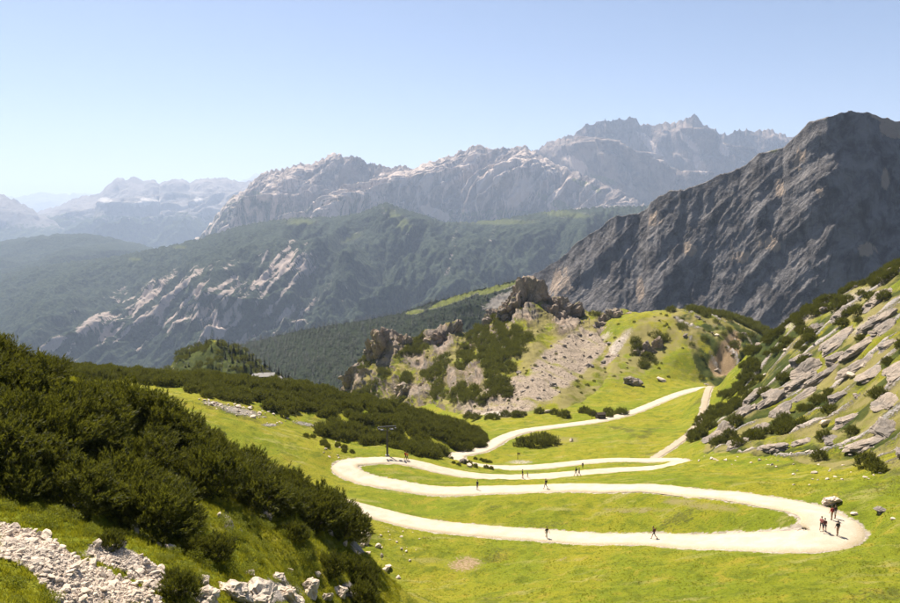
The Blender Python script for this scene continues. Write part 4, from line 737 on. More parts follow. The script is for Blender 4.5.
def pine_bush(name, seed, shoots, tuft, nb, R=1.5, Hh=1.55, lite=0.0):
    r = np.random.default_rng(seed)
    th = r.uniform(0, 2 * np.pi, shoots); ct = r.uniform(-0.12, 1, shoots); st = np.sqrt(1 - np.clip(ct, 0, 1) ** 2)
    lump = 1 + 0.42 * pn(th * 1.3 + seed, ct * 2.5) + 0.26 * pn(th * 3.1 + seed, ct * 5); shell = np.where(r.random(shoots) < 0.72, r.uniform(.9, 1.05, shoots), r.uniform(.55, .9, shoots))
    P = np.column_stack([np.cos(th) * st * R * lump * shell, np.sin(th) * st * R * lump * shell, np.clip(ct, -.1, 1) * Hh * lump * shell + 0.1])
    up = P / (np.array((R, R, Hh)) ** 2); up /= np.linalg.norm(up, axis=1)[:, None]
    ax = up * 0.75 + np.array((0, 0, 0.5)) + r.normal(size=(shoots, 3)) * 0.24; ax /= np.linalg.norm(ax, axis=1)[:, None]
    sh = tuft * r.uniform(1.2, 2.4, shoots)                                     # shoot length
    base = np.repeat(P, nb, 0); axr = np.repeat(ax, nb, 0); shr = np.repeat(sh, nb); f = np.tile(np.linspace(0.0, 1.0, nb), shoots)
    rd = r.normal(size=base.shape); rd -= axr * (rd * axr).sum(1)[:, None]; rd /= np.linalg.norm(rd, axis=1)[:, None]
    dirs = axr * (0.55 + 0.6 * f[:, None]) + rd * (0.95 - 0.55 * f[:, None]); dirs /= np.linalg.norm(dirs, axis=1)[:, None]
    V, Fc = blades(base + axr * (shr * (f - 0.5))[:, None], dirs, tuft, tuft * 0.24, r)
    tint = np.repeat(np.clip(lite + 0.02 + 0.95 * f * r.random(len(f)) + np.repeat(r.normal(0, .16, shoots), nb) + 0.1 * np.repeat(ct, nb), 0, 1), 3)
    me = mesh_np(name, V, Fc, {'tint': tint}, smooth=False); me.materials.append(mt_pine); return me
def stem_mesh(name, seed, R=1.1):
    r = np.random.default_rng(seed); V = []; Fc = []
    for k in range(7):
        a = k * 0.9 + r.uniform(0, .5); p = np.array((0, 0, -0.4)); rad = 0.07; rings = []
        for j in range(6):
            f = j / 5; q_ = np.array((math.cos(a) * R * f, math.sin(a) * R * f, -0.4 + 0.55 * f + 0.75 * f * f)) + r.normal(0, .03, 3); rr_ = rad * (1 - 0.75 * f)
            rings.append(len(V)); V += [q_ + np.array((math.cos(t) * rr_, math.sin(t) * rr_, 0)) for t in (0, 1.57, 3.14, 4.71)]
        for j in range(5):
            for t in range(4): Fc.append((rings[j] + t, rings[j] + (t + 1) % 4, rings[j + 1] + (t + 1) % 4, rings[j + 1] + t))
    me = mesh_np(name, np.array(V), np.array(Fc)); me.materials.append(mt_bark); return me
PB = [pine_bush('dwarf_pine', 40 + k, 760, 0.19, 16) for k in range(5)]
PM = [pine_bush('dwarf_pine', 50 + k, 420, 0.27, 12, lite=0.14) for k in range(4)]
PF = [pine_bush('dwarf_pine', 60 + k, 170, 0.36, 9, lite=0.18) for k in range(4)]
STEM = stem_mesh('stem', 1)
poly = lambda P, ylo, yhi: poly_in(PX, PY, P) * (YY > ylo) * (YY < yhi)
near_m = poly([(-160, 330), (0, 366), (50, 377), (100, 402), (165, 428), (205, 448), (262, 478), (315, 502), (352, 532), (345, 548), (310, 530), (282, 512), (250, 505), (222, 488), (212, 505), (206, 532), (150, 532), (115, 520), (70, 508), (30, 497), (-10, 488), (-160, 470)], 25, 66)
low_m = poly([(300, 548), (335, 562), (360, 580), (368, 606), (330, 606), (312, 585)], 30, 66)
NB_ = [(p, 1) for p in pts_on(near_m, 1.15, 215, 31)]
r5 = np.random.default_rng(5); cnt = 0
def put_bush(me, P, s, label, group, stem=False, sz=1.0):
    global cnt
    o = bpy.data.objects.new('dwarf_pine', me); COL.objects.link(o); o.location = (P[0], P[1], P[2] - 0.08 * s); o.scale = (s, s, s * sz); o.rotation_euler = (r5.uniform(-.12, .12), r5.uniform(-.12, .12), r5.uniform(0, 6.28))
    o['label'] = label; o['category'] = 'dwarf pine'; cnt += 1
    if group: o['group'] = group
    if stem: link('stem', STEM, parent=o)
    return o
for P, _ in NB_:
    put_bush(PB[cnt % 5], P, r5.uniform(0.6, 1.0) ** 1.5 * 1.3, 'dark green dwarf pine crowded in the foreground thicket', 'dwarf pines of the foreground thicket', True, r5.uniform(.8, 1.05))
for P in pts_on(low_m, 0.9, 14, 32): put_bush(PB[cnt % 5], P, r5.uniform(0.5, 0.75), 'dwarf pine in the clump below the thicket end', 'dwarf pines of the lower clump', True, 1.15)
for (x, y, s, lb) in [(214, 556, 0.55, 'single round dwarf pine in front of the thicket'), (196, 552, 0.4, 'smaller dwarf pine touching the single round one'), (296, 535, 0.5, 'dwarf pine at the shaded right end of the bank'), (110, 545, 0.35, 'small dwarf pine at the scree edge under the thicket'), (178, 593, 0.5, 'low dwarf pine between bank rocks at the bottom')]:
    put_bush(PB[cnt % 5], on_ground(x, y, 0, 62), s, lb, None, True)
# middle distance shrub bands
mid_m = np.maximum.reduce([poly([(30, 366), (110, 372), (180, 379), (186, 388), (150, 385), (120, 381), (60, 376)], 150, 260), poly([(180, 377), (250, 382), (300, 386), (350, 396), (400, 408), (440, 420), (484, 432), (486, 446), (460, 452), (440, 440), (425, 446), (390, 432), (345, 420), (300, 412), (282, 418), (255, 404), (226, 401), (190, 393)], 150, 260),
                           poly([(308, 428), (330, 423), (360, 428), (395, 440), (440, 450), (446, 458), (425, 457), (395, 449), (350, 444), (325, 437)], 140, 230)])
MP = pts_on(mid_m, 1.4, 900, 33); oi = np.argsort(MP[:, 1]); MP = MP[oi]
nind = max(0, 300 - cnt - 4)
nind = min(nind, 120)
for P in MP[:nind]: put_bush(PM[cnt % 4], P, r5.uniform(0.8, 1.35), 'dark dwarf pine in the shrub band beyond the left meadow', 'dwarf pines of the left shrub band', False, r5.uniform(.75, 1.1))
for (x, y, s) in [(537, 447, 2.0), (523, 446, 1.5), (551, 445, 1.5), (545, 442, 1.6)]:
    put_bush(PM[cnt % 4], on_ground(x, y, 180, 260), s, 'dwarf pine in the round clump between the upper path legs', 'dwarf pines of the round clump', False, 1.0)
rest = [MP[nind:]]
hill_m = np.maximum.reduce([poly([(745, 340), (800, 312), (850, 284), (900, 258), (905, 268), (860, 298), (800, 334), (790, 345), (765, 372), (750, 400), (745, 410), (715, 425), (690, 446), (676, 452), (690, 430), (712, 405), (730, 388), (740, 368)], 150, 330),
    blobs(PX, PY, [(770, 436, 34, 5, -8), (800, 432, 30, 5, 5), (840, 395, 26, 5, -25), (720, 446, 12, 5, 0), (870, 300, 12, 5, -30), (805, 345, 12, 5, -30), (880, 395, 16, 4, -20), (845, 322, 12, 4, -30), (700, 440, 14, 6, -40)]) * right_hill])
HP = pts_on(np.maximum(hill_m, (fr > 0.08) * (fr < 0.36) * (fbm(XX / 10 + 3, YY / 10, 3) > 0.0) * right_hill * VIS), 1.5, 800, 34); rest.append(HP)
rest.append(pts_ridge(R_SHR * (R_SHR > 0.45), 520, 35, 2.7))
rest.append(pts_on((knoll > 0.1) * (YY < 500) * (fbm(XX / 12 + 3, YY / 12, 3) > -0.05), 2.9, 240, 36))
rest.append(pts_on(backhill * (YY < 470) * (PX > 670) * (PX < 790) * (m_dirt < 0.3), 2.4, 380, 37))
rest.append(pts_on(blobs(PX, PY, [(600, 415, 20, 2, 0), (500, 417, 30, 3, -5), (560, 415, 16, 2.5, 0), (680, 330, 5, 2, 0), (690, 345, 4, 3, 0)]) * VIS * (YY > 230), 3.4, 18, 38))
nbig = sum(len(a) for a in rest)
rest.append(pts_on(np.maximum(hump, backhill * (YY < 460)) * VIS * np.clip(.25 + 1.2 * fbm(XX / 9, YY / 9, 3), 0, 1), 2.6, 50, 52))
rest.append(pts_ridge(np.clip(.35 + fbm(RP[..., 0] / 8, RP[..., 1] / 8, 3), 0, 1) * (1 - R_SCR), 160, 53, 2.4))
rest.append(pts_on(blobs(PX, PY, [(470, 462, 22, 6, 10), (330, 446, 20, 4, 20)]) * VIS * (YY > 95) * (dist > 1.5), 1.0, 30, 54))
R_ = np.concatenate(rest); nsm = len(R_) - nbig; SF = [src('pine_%d' % k, m) for k, m in enumerate(PM + PF)]
far = (R_[:, 1] > 300)
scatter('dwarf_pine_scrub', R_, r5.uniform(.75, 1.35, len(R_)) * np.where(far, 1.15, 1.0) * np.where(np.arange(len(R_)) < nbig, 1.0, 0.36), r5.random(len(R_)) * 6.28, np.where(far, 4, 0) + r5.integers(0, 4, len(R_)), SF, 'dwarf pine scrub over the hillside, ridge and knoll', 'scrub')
# leafy shrubs and grass of the foreground bank
def leaf_bush(name, seed, n=900, R=0.5, lf=0.06):
    r = np.random.default_rng(seed); p = r.normal(size=(n, 3)); p /= np.linalg.norm(p, axis=1)[:, None]; p[:, 2] = np.abs(p[:, 2]); p *= (R * (r.random(n) ** 0.35) * (1 + .3 * pn(p[:, 0] * 3 + seed, p[:, 1] * 3)))[:, None]
    dr = p / R + r.normal(size=(n, 3)) * 0.6 + np.array((0, 0, .4)); dr /= np.linalg.norm(dr, axis=1)[:, None]
    V, Fc = blades(p, dr, lf, lf * 0.6, r); me = mesh_np(name, V, Fc, {'tint': np.repeat(r.random(n), 3)}, smooth=False); me.materials.append(mt_leafy); return me
LB = [leaf_bush('leafy_shrub', 70 + k) for k in range(3)]
lr = np.random.default_rng(8)
lm = poly([(0, 500), (70, 515), (140, 535), (130, 545), (60, 535), (0, 520)], 0, 60) * 0.6 + blobs(PX, PY, [(182, 572, 30, 16, 10), (240, 550, 40, 20, 30), (280, 525, 26, 26, 40), (320, 580, 22, 22, 0), (20, 590, 30, 14, 10), (300, 560, 16, 20, 0)]) * bank  # extra shrubs added on the right flank to brighten it as if sunlit
LP_ = pts_on(lm * (m_scree < .3), 0.5, 190, 41)
for k, P in enumerate(LP_):
    o = bpy.data.objects.new('leafy_shrub', LB[k % 3]); COL.objects.link(o); s = lr.uniform(.45, 1.15); o.location = P; o.scale = (s, s, s * lr.uniform(.6, 1.0)); o.rotation_euler = (0, 0, lr.uniform(0, 6.28)); o['label'] = 'bright yellow green leafy shrub on the foreground bank'; o['category'] = 'shrub'; o['group'] = 'leafy shrubs of the foreground bank'
def tuft(name, seed, n, h, w, lean=.42):
    r = np.random.default_rng(seed); b = r.normal(0, 0.05, (n, 3)) * (h / 0.2); b[:, 2] = -0.01; dr = r.normal(0, lean, (n, 3)); dr[:, 2] = 1; dr /= np.linalg.norm(dr, axis=1)[:, None]
    V, Fc = blades(b, dr, h, w, r); me = mesh_np(name, V, Fc, {'tint': np.repeat(r.random(n), 3)}, smooth=False); me.materials.append(mt_grassb); return me
TF = [src('tuft_%d' % k, tuft('tuft', 80 + k, 12, 0.15, 0.016)) for k in range(3)] + [src('tuft_%d' % (3 + k), tuft('tuft', 90 + k, 14, 0.22, 0.05, 1.3)) for k in range(3)]
gm = bank * (m_scree < .4) * (m_rock < .4) * (PX > -60) * (PX < 400) * (PY < 625) * VIS
def rnd_on(mask, n, seed):
    r = np.random.default_rng(seed); w = (mask * YY ** 2).ravel(); idx = r.choice(len(w), n, p=w / w.sum())
    y = np.exp(np.log(YY.ravel()[idx]) + (r.random(n) - .5) * math.log(Y1 / Y0) / NR); x = (UU.ravel()[idx] + (r.random(n) - .5) * (U1 - U0) / NC) * y
    return np.column_stack([x, y, HZ(x, y)])
G1 = rnd_on(gm, 26000, 42)
G2 = rnd_on((YY > 62) * (YY < 118) * (dist > 0.9) * (PX > -20) * (PX < 920) * (PY < 625) * VIS * (m_dirt < .3) * np.clip(0.25 + fbm(XX / 4, YY / 4, 3), 0.02, 1), 6000, 43)
GP = np.concatenate([G1, G2]); gr = np.random.default_rng(44)
scatter('grass', GP, np.concatenate([gr.uniform(.6, 1.5, len(G1)), gr.uniform(.3, .75, len(G2))]), gr.random(len(GP)) * 6.28, np.concatenate([gr.integers(0, 3, len(G1)), 3 + gr.integers(0, 3, len(G2))]), TF, 'grass tufts on the bank and the near meadow', 'grass')
# conifers
def conifer(seed, tiers, per, h=10.0, rad=1.7):
    r = np.random.default_rng(seed); B = []; D = []; L = []
    for k in range(tiers):
        f = k / tiers; z = h * (0.10 + 0.88 * f); rr_ = rad * (1 - f) ** 0.8 + 0.12
        for j in range(per):
            a = r.uniform(0, 6.28); B.append((0, 0, z + r.uniform(-.2, .2))); d_ = np.array((math.cos(a), math.sin(a), -0.35 + r.uniform(-.15, .15))); D.append(d_ / np.linalg.norm(d_)); L.append(rr_ * r.uniform(.75, 1.2))
    B, D, L = np.array(B), np.array(D), np.array(L); side = np.cross(D, (0, 0, 1)); side /= np.linalg.norm(side, axis=1)[:, None]
    mid = B + D * (L * 0.55)[:, None]; tip = B + D * L[:, None]; w = (L * 0.30)[:, None]
    V = np.stack([B, mid - side * w, tip, mid + side * w], 1).reshape(-1, 3); Fc = np.arange(len(V)).reshape(-1, 4)
    return mesh_np('crown', V, Fc, {'tint': np.repeat(r.random(len(B)), 4)}, smooth=False)
def trunk(h=10.0):
    V = [(math.cos(t) * rr_, math.sin(t) * rr_, z) for z, rr_ in ((-0.6, .2), (h * .5, .12), (h * .97, .02)) for t in np.linspace(0, 5.236, 6)]
    return mesh_np('trunk', np.array(V), np.array([(i * 6 + t, i * 6 + (t + 1) % 6, (i + 1) * 6 + (t + 1) % 6, (i + 1) * 6 + t) for i in range(2) for t in range(6)]))
CR = [conifer(k, 16, 9, rad=1.5 + .25 * k) for k in range(3)]; TRK = trunk(); TRK.materials.append(mt_bark)
for m in CR: m.materials.append(mt_con)
cr_ = np.random.default_rng(15)
KT = [(197, 349, 6), (206, 344, 5), (218, 346, 7), (222, 347, 6), (228, 349, 7), (234, 352, 8), (238, 352, 7), (241, 357, 8), (246, 360, 9), (250, 362, 10), (253, 366, 11), (257, 368, 11), (260, 371, 10), (262, 374, 9), (264, 368, 8), (272, 376, 9), (276, 378, 8), (279, 378, 10), (282, 380, 9), (285, 381, 7), (288, 382, 8), (232, 362, 7), (244, 370, 8), (226, 358, 6), (252, 376, 9), (212, 350, 5), (190, 356, 5), (270, 372, 9), (291, 384, 6)]
for k, (x, y, hpx) in enumerate(KT):
    P = on_ground(x, y, 395, 520); h = hpx * px_m(P[1]); root = link('conifer', None, label='small dark conifer standing on the wooded knoll', cat='tree', group='conifers on the wooded knoll', loc=P); s = h / 10 * 1.5
    root.scale = (s, s, s); root.rotation_euler[2] = cr_.uniform(0, 6.28); link('crown', CR[k % 3], parent=root); link('trunk', TRK, parent=root)
SRC_C = [src('forest_tree_%d' % k, conifer(20 + k, 7, 6, 10, 2.0)) for k in range(3)]
for s_ in SRC_C: s_.data.materials.append(mt_con)
flat = RID_P.reshape(-1, 3); fx, fy_ = proj(flat); fo = m_rid(flat, fx, fy_, 0 * fx, 0 * fx)['forest']
ok = (fo > 0.6) & (fx > 150) & (fx < 600); w_ = ok * flat[:, 1] ** 0.5; w_ = w_ / w_.sum(); ii = cr_.choice(len(flat), 9000, p=w_); FT = flat[ii] + cr_.normal(0, 1.2, (9000, 3)) * np.array((1, 1, 0))
FT[:, 2] -= 1.0
crest_i = RID_P[0]; cx_, cy__ = proj(crest_i); crest_i = crest_i[(cx_ > 160) & (cx_ < 560)]; keep = cr_.random(len(crest_i)) < 0.75
KN = pts_on((knoll > 0.15) * (YY < 500) * ((PX > 215) | (fbm(XX / 15, YY / 15, 2) > 0.1)), 2.2, 260, 46)
NK = len(KN); FT = np.concatenate([KN, FT, crest_i[keep] + np.array((0, -2, -1.0))]); 
scatter('conifer_forest', FT, cr_.uniform(.55, 1.35, len(FT)) * np.where(np.arange(len(FT)) < NK, 0.42, 1.0), cr_.random(len(FT)) * 6.28, cr_.integers(0, 3, len(FT)), SRC_C, 'dark conifer forest covering the shaded ridge and the knoll', 'forest')
# ------------------------------------------------------------------ people and built things
def plain(name, col, rough=0.8, spec=0.2):
    t = NT(name); n = t.noise(t.pos(), 5, 3); return t.bsdf(t.mix(t.math('MULTIPLY', n, 0.5), col, tuple(c * 0.65 for c in col)), rough, None, spec)
MC = {}
def cloth(c):
    if c not in MC: MC[c] = plain('cloth', c)
    return MC[c]
M_SKIN = plain('skin', (0.42, 0.25, 0.17), 0.6); M_SHOE = plain('shoe', (0.04, 0.035, 0.03)); M_HAIR = plain('hair', (0.035, 0.022, 0.014))
def capsules(prims):
    V, Fc = [], []
    for (p0, r0, p1, r1) in prims:
        p0, p1 = np.array(p0, float), np.array(p1, float); ax = p1 - p0; L = np.linalg.norm(ax) + 1e-9; ax /= L
        s = np.cross(ax, (0, 0, 1) if abs(ax[2]) < .9 else (1, 0, 0)); s /= np.linalg.norm(s); t = np.cross(ax, s); rings = []
        prof = [(p0, r0, a) for a in (-1.35, -.8, -.35, 0)] + [(p1, r1, a) for a in (0, .35, .8, 1.35)]
        for (c, rr_, a) in prof:
            rings.append(len(V)); V += [c + ax * math.sin(a) * rr_ + (s * math.cos(q_) + t * math.sin(q_)) * math.cos(a) * rr_ for q_ in np.linspace(0, 5.5, 8)]
        for i in range(7):
            for j in range(8): Fc.append([rings[i] + j, rings[i] + (j + 1) % 8, rings[i + 1] + (j + 1) % 8, rings[i + 1] + j])
        for ri, fl in ((rings[0], -1), (rings[7], 1)):
            c = len(V); V.append(np.mean([V[ri + j] for j in range(8)], 0))
            for j in range(8): Fc.append([ri + j, ri + (j + 1) % 8, c][::fl])
    me = bpy.data.meshes.new('body'); me.from_pydata([tuple(v) for v in V], [], Fc); me.update(); return me
def figure(lean=0.0, stride=0.3, arm=0.35, bent=0.2):
    """1.75 m figure facing +Y; returns (capsules, region per capsule, joints)"""
    P, G = [], []
    def c(a, ra, b, rb, g): P.append((a, ra, b, rb)); G.append(g)
    hip = np.array((0, 0, .93)); sp = lambda h: np.array((0, math.sin(lean) * h, math.cos(lean) * h)); ch, nk, hd = hip + sp(.36), hip + sp(.53), hip + sp(.70)
    c(hip + (-.06, 0, 0), .115, hip + (.06, 0, 0), .115, 2); c(hip + sp(.06), .125, hip + sp(.2), .118, 1); c(hip + sp(.2) + (-.05, 0, 0), .115, ch + (-.075, 0, 0), .118, 1); c(hip + sp(.2) + (.05, 0, 0), .115, ch + (.075, 0, 0), .118, 1); c(ch + sp(.1) + (-.15, 0, 0), .062, ch + sp(.1) + (.15, 0, 0), .062, 1)
    c(nk - sp(.04), .055, nk + sp(.07), .052, 0); c(hd + (0, -.012, .02), .092, hd + (0, .012, .05), .088, 0); c(hd + (0, .035, -.03), .066, hd + (0, .05, -.055), .05, 0); c(hd + (0, .095, .02), .014, hd + (0, .112, -.008), .018, 0)
    for s in (-1, 1):
        c(hd + (s * .092, -.005, .02), .014, hd + (s * .094, -.012, -.012), .012, 0); c(hd + (s * .035, .085, .035), .016, hd + (s * .03, .085, .035), .016, 0)
        a = stride * s; hj = hip + (s * .095, 0, -.03); kn = hj + np.array((0, math.sin(a + .08) * .43, -math.cos(a) * .43)); b = a - bent * (1 if s < 0 else .35); an = kn + np.array((0, math.sin(b) * .42, -math.cos(b) * .42))
        c(hj, .088, kn, .058, 2); c(kn, .056, kn * .55 + an * .45 + (0, -.015, 0), .058, 4); c(kn * .55 + an * .45 + (0, -.015, 0), .056, an, .038, 4); c(an + (0, -.04, -.045), .04, an + (0, .15, -.055), .036, 3)
        sh = ch + sp(.11) + (s * .195, 0, 0); t = -arm * s; el = sh + np.array((s * .05, math.sin(t) * .29, -math.cos(t) * .29)); wr = el + np.array((-s * .01, math.sin(t + .45) * .25, -math.cos(t + .45) * .25)); fd = (wr - el) / np.linalg.norm(wr - el)
        c(sh, .055, el, .042, 1); c(el, .042, wr, .029, 0); pm = wr + fd * .085; c(wr, .03, pm, .034, 0)
        for k in range(4):
            o = np.array((0, (k - 1.5) * .021, 0)); l = (.075, .085, .08, .06)[k]; k1 = pm + o + fd * .03; k2 = k1 + fd * l * .5 + np.array((-s * .008, .004, 0)); c(k1, .0105, k2, .010, 0); c(k2, .010, k2 + fd * l * .45 + np.array((-s * .02, .004, 0)), .009, 0)
        th = wr + fd * .035 + np.array((0, .028, 0)); c(th, .013, th + fd * .03 + np.array((-s * .01, .03, 0)), .011, 0)
    return P, G, hd, ch
def build_body(args):
    P, G, hd, ch = figure(**args); me = capsules(P); o = bpy.data.objects.new('body', me); COL.objects.link(o)
    m = o.modifiers.new('r', 'REMESH'); m.mode = 'VOXEL'; m.voxel_size = 0.009; m.use_smooth_shade = True
    d_ = o.modifiers.new('d', 'DECIMATE'); d_.ratio = 0.22
    dg = bpy.context.evaluated_depsgraph_get(); out = bpy.data.meshes.new_from_object(o.evaluated_get(dg)); bpy.data.objects.remove(o); bpy.data.meshes.remove(me)
    n = len(out.polygons); C_ = np.empty(n * 3); out.polygons.foreach_get('center', C_); C_ = C_.reshape(-1, 3); best = np.full(n, 9.0); reg = np.zeros(n, int)
    for (p0, r0, p1, r1), g in zip(P, G):
        p0, p1 = np.array(p0), np.array(p1); ab = p1 - p0; t = np.clip(((C_ - p0) @ ab) / (ab @ ab + 1e-9), 0, 1); dd = np.linalg.norm(C_ - p0 - t[:, None] * ab, axis=1) - (r0 + (r1 - r0) * t); w = dd < best; best[w] = dd[w]; reg[w] = g
    out.materials.clear()
    for _ in range(5): out.materials.append(M_SKIN)
    out.polygons.foreach_set('material_index', reg.astype(np.int32)); out.polygons.foreach_set('use_smooth', np.ones(n, bool)); out.update()
    zmin = min(v.co.z for v in out.vertices)
    return out, np.array(hd), np.array(ch), zmin
POSE = [build_body(a) for a in (dict(lean=.05, stride=.34, arm=.4, bent=.25), dict(lean=.22, stride=.42, arm=.5, bent=.4), dict(lean=.02, stride=.07, arm=.1, bent=.05))]
HAIRM = rock_mesh('hair', 900, 3, 0, rough=0.05, flat=False); HAIRM.materials.append(M_HAIR)
PACKM = rock_mesh('backpack', 901, 3, 6, boxy=0.8, rough=0.03, lo=0.8, hi=1.0, flat=False)
def person(px, py, pose, head, shirt, legs, bare, label, size=1.75, pack=None, hat=None, ylo=60):
    P = on_ground(px, py, ylo); k = (np.concatenate([RM, RS])[:, :2] - P[:2]); i = np.argmin((k ** 2).sum(1)); R_a = np.concatenate([RM, RS])[i]
    z = R_a[2] + 0.0 if np.hypot(*(R_a[:2] - P[:2])) < R_a[3] / 2 else HZ(P[0], P[1])
    body, hd, ch, zm = POSE[pose]; me = body.copy(); s = size / 1.75
    for j, m in enumerate((M_SKIN, cloth(shirt), cloth(legs), M_SHOE, M_SKIN if bare else cloth(legs))): me.materials[j] = m
    o = link('person', me, label=label, cat='person', group='hikers on the path', loc=(P[0], P[1], z - zm * s)); o.scale = (s, s, s); o.rotation_euler[2] = head
    h = link('hair', HAIRM, parent=o); h.location = hd + np.array((0, -.022, .055)); h.scale = (.103, .105, .10)
    if hat:
        hm = HAIRM.copy(); hm.name = 'hat'; hm.materials.clear(); hm.materials.append(cloth(hat)); q_ = link('hat', hm, parent=o); q_.location = hd + np.array((0, .0, .10)); q_.scale = (.125, .14, .055)
    if pack:
        pm = PACKM.copy(); pm.materials.append(cloth(pack)); b = link('backpack', pm, parent=o); b.location = ch + np.array((0, -.19, .0)); b.scale = (.15, .10, .23)
    return o
BLU = (.04, .09, .3)
BLK, RED, PNK, WHT, NAVY, TAN, ORG, GRY = (.02, .02, .022), (.42, .04, .03), (.6, .25, .24), (.6, .58, .55), (.03, .035, .07), (.35, .27, .18), (.65, .17, .03), (.12, .12, .13)
person(654, 541.5, 1, 1.4, (.10, .035, .03), GRY, True, 'hiker in a dark red top leaning forward on the lower path', 1.8, pack=(.16, .06, .04))
person(546, 539.5, 0, -2.6, BLK, (.4, .36, .3), True, 'hiker in a black top and pale shorts on the lower path', 1.75)
person(546, 490.3, 0, 1.9, (.04, .035, .03), BLK, False, 'hiker in dark clothes on the middle path leg', 1.8, pack=(.06, .05, .03))
person(477.5, 491, 2, 2.4, NAVY, GRY, False, 'lone dark hiker left on the middle path leg', 1.75)
person(522, 478.6, 2, -1.3, BLK, TAN, True, 'taller of two hikers walking together on the third path leg', 1.85)
person(527.5, 478.2, 2, -1.3, GRY, BLK, True, 'child beside the taller hiker on the third path leg', 1.15)
person(576, 476, 0, 1.5, BLK, (.35, .3, .25), True, 'hiker in a black top right on the third path leg', 1.85, pack=BLK)
person(578.8, 476, 0, 1.6, GRY, BLK, True, 'hiker half hidden behind the black topped one', 1.7)
person(582.5, 468.5, 2, 2.8, BLK, GRY, True, 'hiker standing on the grass strip above the third path leg', 1.5, ylo=150)
person(405, 461, 0, -1.7, RED, BLK, False, 'hiker in a red top by the left hairpin', 1.8, pack=(.3, .09, .03))
person(408, 461.5, 0, -1.7, ORG, GRY, True, 'hiker in an orange top by the left hairpin', 1.7)
person(822, 533, 0, -.7, PNK, BLK, True, 'hiker in a pink top at the right hairpin', 1.7)
person(824, 535, 0, -.7, (.25, .1, .09), NAVY, True, 'hiker close behind the pink top at the right hairpin', 1.7, pack=(.1, .04, .04))
person(836.5, 537, 2, .2, (.035, .03, .03), (.45, .3, .22), True, 'hiker in a dark shirt nearest the edge of the right hairpin', 1.8)
person(831, 521.5, 2, .3, RED, TAN, True, 'hiker in a red shirt farther up the right hairpin', 1.75, pack=(.12, .03, .03))
person(835.5, 521, 2, .2, (.05, .04, .04), WHT, True, 'hiker in dark top and white shorts beside the red shirt', 1.7)

def boxm(name, sx, sy, sz, cz=0.0, bev=0.02):
    bm = bmesh.new(); bmesh.ops.create_cube(bm, size=1.0)
    for v in bm.verts: v.co = (v.co.x * sx, v.co.y * sy, v.co.z * sz + cz)
    if bev: bmesh.ops.bevel(bm, geom=bm.edges[:], offset=bev, segments=1, affect='EDGES')
    me = bpy.data.meshes.new(name); bm.to_mesh(me); bm.free(); return me
def cyl(name, r0, r1, h, seg=10):
    V = [(math.cos(t) * r, math.sin(t) * r, z) for z, r in ((0, r0), (h, r1)) for t in np.linspace(0, 2 * math.pi, seg, endpoint=False)]
    me = bpy.data.meshes.new(name); me.from_pydata(V, [], [(t, (t + 1) % seg, seg + (t + 1) % seg, seg + t) for t in range(seg)] + [tuple(range(seg))[::-1], tuple(range(seg, 2 * seg))]); return me
M_STEEL = plain('dark_steel', (.05, .05, .05), .5, .4); M_WOOD = plain('dark_timber', (.055, .04, .03), .85); M_ROOF = plain('pale_roof', (.30, .285, .27), .8); M_PLAS = plain('plaster', (.5, .47, .42), .9); M_GLS = plain('window_glass', (.03, .035, .04), .15, .6)
P = on_ground(388, 456.5, 130, 200); pyl = link('lift_pylon', None, label='dark steel T shaped lift pylon at the left path hairpin', cat='pylon', loc=P); pyl.rotation_euler[2] = 0.25
link('post', cyl('post', .24, .15, 6.6), M_STEEL, pyl).location = (0, 0, -.3)
link('base', boxm('base', .8, .8, .5), plain('concrete', (.3, .29, .27)), pyl).location = (0, 0, .05)
ca = link('crossarm', boxm('crossarm', 3.9, .22, .26), M_STEEL, pyl); ca.location = (0, 0, 6.35)
for s in (-1, 1):
    sh_ = link('sheave_assembly', boxm('sheave_assembly', .35, 1.7, .32, 0, .06), M_STEEL, ca); sh_.location = (s * 1.75, 0, -.32)
    w = link('maintenance_platform', boxm('maintenance_platform', .7, 1.2, .08), M_STEEL, ca); w.location = (s * 1.0, .1, -.62)
    st_ = link('stay', boxm('stay', .09, .09, 1.7), M_STEEL, pyl); st_.location = (s * .62, 0, 5.75); st_.rotation_euler[1] = s * 0.85
for k in range(9): link('rung', boxm('rung', .36, .05, .05, 0, 0), M_STEEL, pyl).location = (0, -.24, .8 + k * .6)

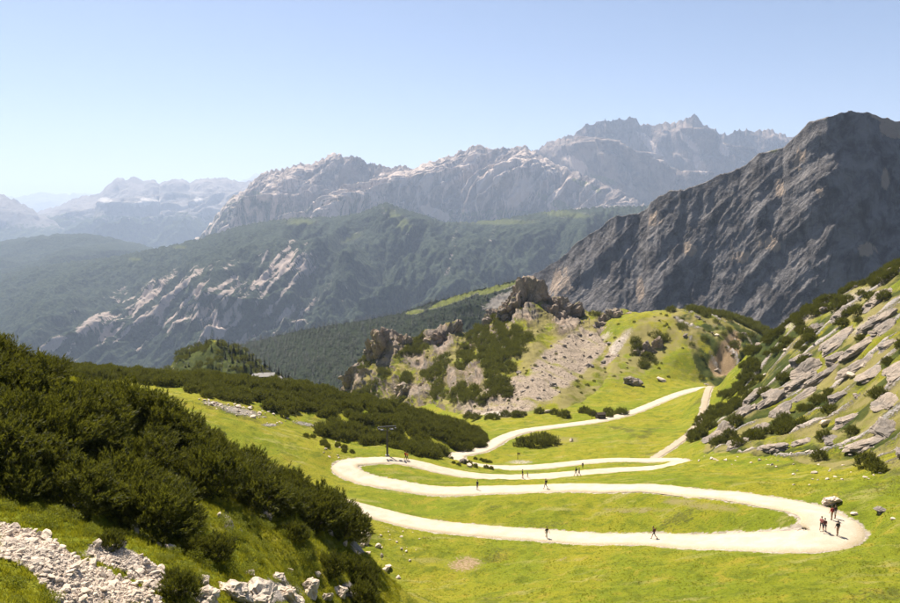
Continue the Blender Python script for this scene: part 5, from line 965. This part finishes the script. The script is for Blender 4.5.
def gable_house(loc, rz, L, D, wh, rh, label, group, mats, nwin=2, over=.35):
    root = link('cabin' if group else 'hut', None, label=label, cat='cabin' if group else 'hut', group=group, loc=loc); root.rotation_euler[2] = rz
    x, y = L / 2, D / 2; V = [(-x, -y, -.8), (x, -y, -.8), (x, y, -.8), (-x, y, -.8), (-x, -y, wh), (x, -y, wh), (x, y, wh), (-x, y, wh), (-x, 0, wh + rh), (x, 0, wh + rh)]
    me = bpy.data.meshes.new('wall'); me.from_pydata(V, [], [(0, 1, 5, 4), (2, 3, 7, 6), (1, 2, 6, 9, 5), (3, 0, 4, 8, 7), (0, 3, 2, 1)]); link('wall', me, mats[0], root)
    for s in (-1, 1):
        x2, y2 = x + over, y + over; zl = wh - rh * over / y; RV = [(-x2, 0, wh + rh + .03), (x2, 0, wh + rh + .03), (x2, s * y2, zl + .03), (-x2, s * y2, zl + .03)]; RV += [(a, b, c_ + .14) for a, b, c_ in RV]
        me = bpy.data.meshes.new('roof_slope'); me.from_pydata(RV, [], [(0, 1, 2, 3), (7, 6, 5, 4), (0, 4, 5, 1), (1, 5, 6, 2), (2, 6, 7, 3), (3, 7, 4, 0)]); link('roof_slope', me, mats[1], root)
    d_ = link('door', boxm('door', .95, .08, 1.95, .6), M_WOOD, root); d_.location = (-x * .5, -y - .04, 0); link('handle', boxm('handle', .12, .06, .04), M_STEEL, d_).location = (.32, -.07, .6)
    for k in range(nwin):
        w = link('window', boxm('window', .8, .07, .7), M_WOOD, root); w.location = (-x * .1 + k * x * .55, -y - .04, wh * .62); link('pane', boxm('pane', .62, .05, .52, 0, 0), M_GLS, w).location = (0, -.03, 0)
    return root
hp = on_ground(601, 419, 200, 300); hut = gable_house((hp[0], hp[1], hp[2]), 0.25, 2.9, 2.0, 1.55, .5, 'small dark timber hut beside the upper path', None, (M_WOOD, M_WOOD), 1, .12)
def signpost(px, py, hgt, label, ylo=100, arms=1):
    P = on_ground(px, py, ylo); r = link('signpost', None, label=label, cat='signpost', loc=P); link('post', cyl('post', .07, .06, hgt + .2, 8), M_WOOD, r).location = (0, 0, -.2)
    for k in range(arms): link('sign_board', boxm('sign_board', .8, .05, .22), M_WOOD, r).location = (.25, -.08, hgt - .2 - .32 * k)
signpost(591.5, 419.5, 2.6, 'thin dark signpost left of the timber hut', 200, 2)
signpost(518, 459.5, 1.9, 'thin dark signpost below the round pine clump', 150, 2)
for k, (x, y, L, D, wh, rh, rz, lb) in enumerate([(266, 379, 8.5, 5.5, 1.6, 1.5, .15, 'largest pale roofed cabin at the foot of the knoll'), (257, 377, 3.6, 3.2, 1.2, .9, -.1, 'smaller cabin left of the largest pale roof'), (284, 383, 4.5, 3.6, 1.2, .9, .5, 'low white roofed cabin at the right end of the knoll'), (279, 380.5, 3.2, 2.6, 1.5, .8, 1.0, 'narrow cabin between the two pale roofed ones')]):
    P = on_ground(x, y, 300, 520); gable_house(P, rz, L, D, wh, rh, lb, 'cabins by the knoll', (M_PLAS, M_ROOF), 2)
# ------------------------------------------------------------------ haze
def add_haze(density=4.7e-5):
    x, y0, y1, z0, z1 = 36000, -1500, 44000, -1040, 1950
    bm = bmesh.new(); bmesh.ops.create_cube(bm, size=1.0)
    for v in bm.verts: v.co = ((v.co.x * 2) * x, (y0 if v.co.y < 0 else y1), (z0 if v.co.z < 0 else z1))
    me = bpy.data.meshes.new('haze'); bm.to_mesh(me); bm.free()
    t = NT('haze'); vol = t.n('ShaderNodeVolumePrincipled'); vol.inputs['Color'].default_value = (0.60, 0.74, 1.0, 1)
    vol.inputs['Density'].default_value = density; vol.inputs['Anisotropy'].default_value = 0.15
    t.l(vol.outputs[0], t.out.inputs['Volume'])
    link('haze', me, t.m, label='thin blue summer haze in the air', cat='haze', kind='stuff')
add_haze()
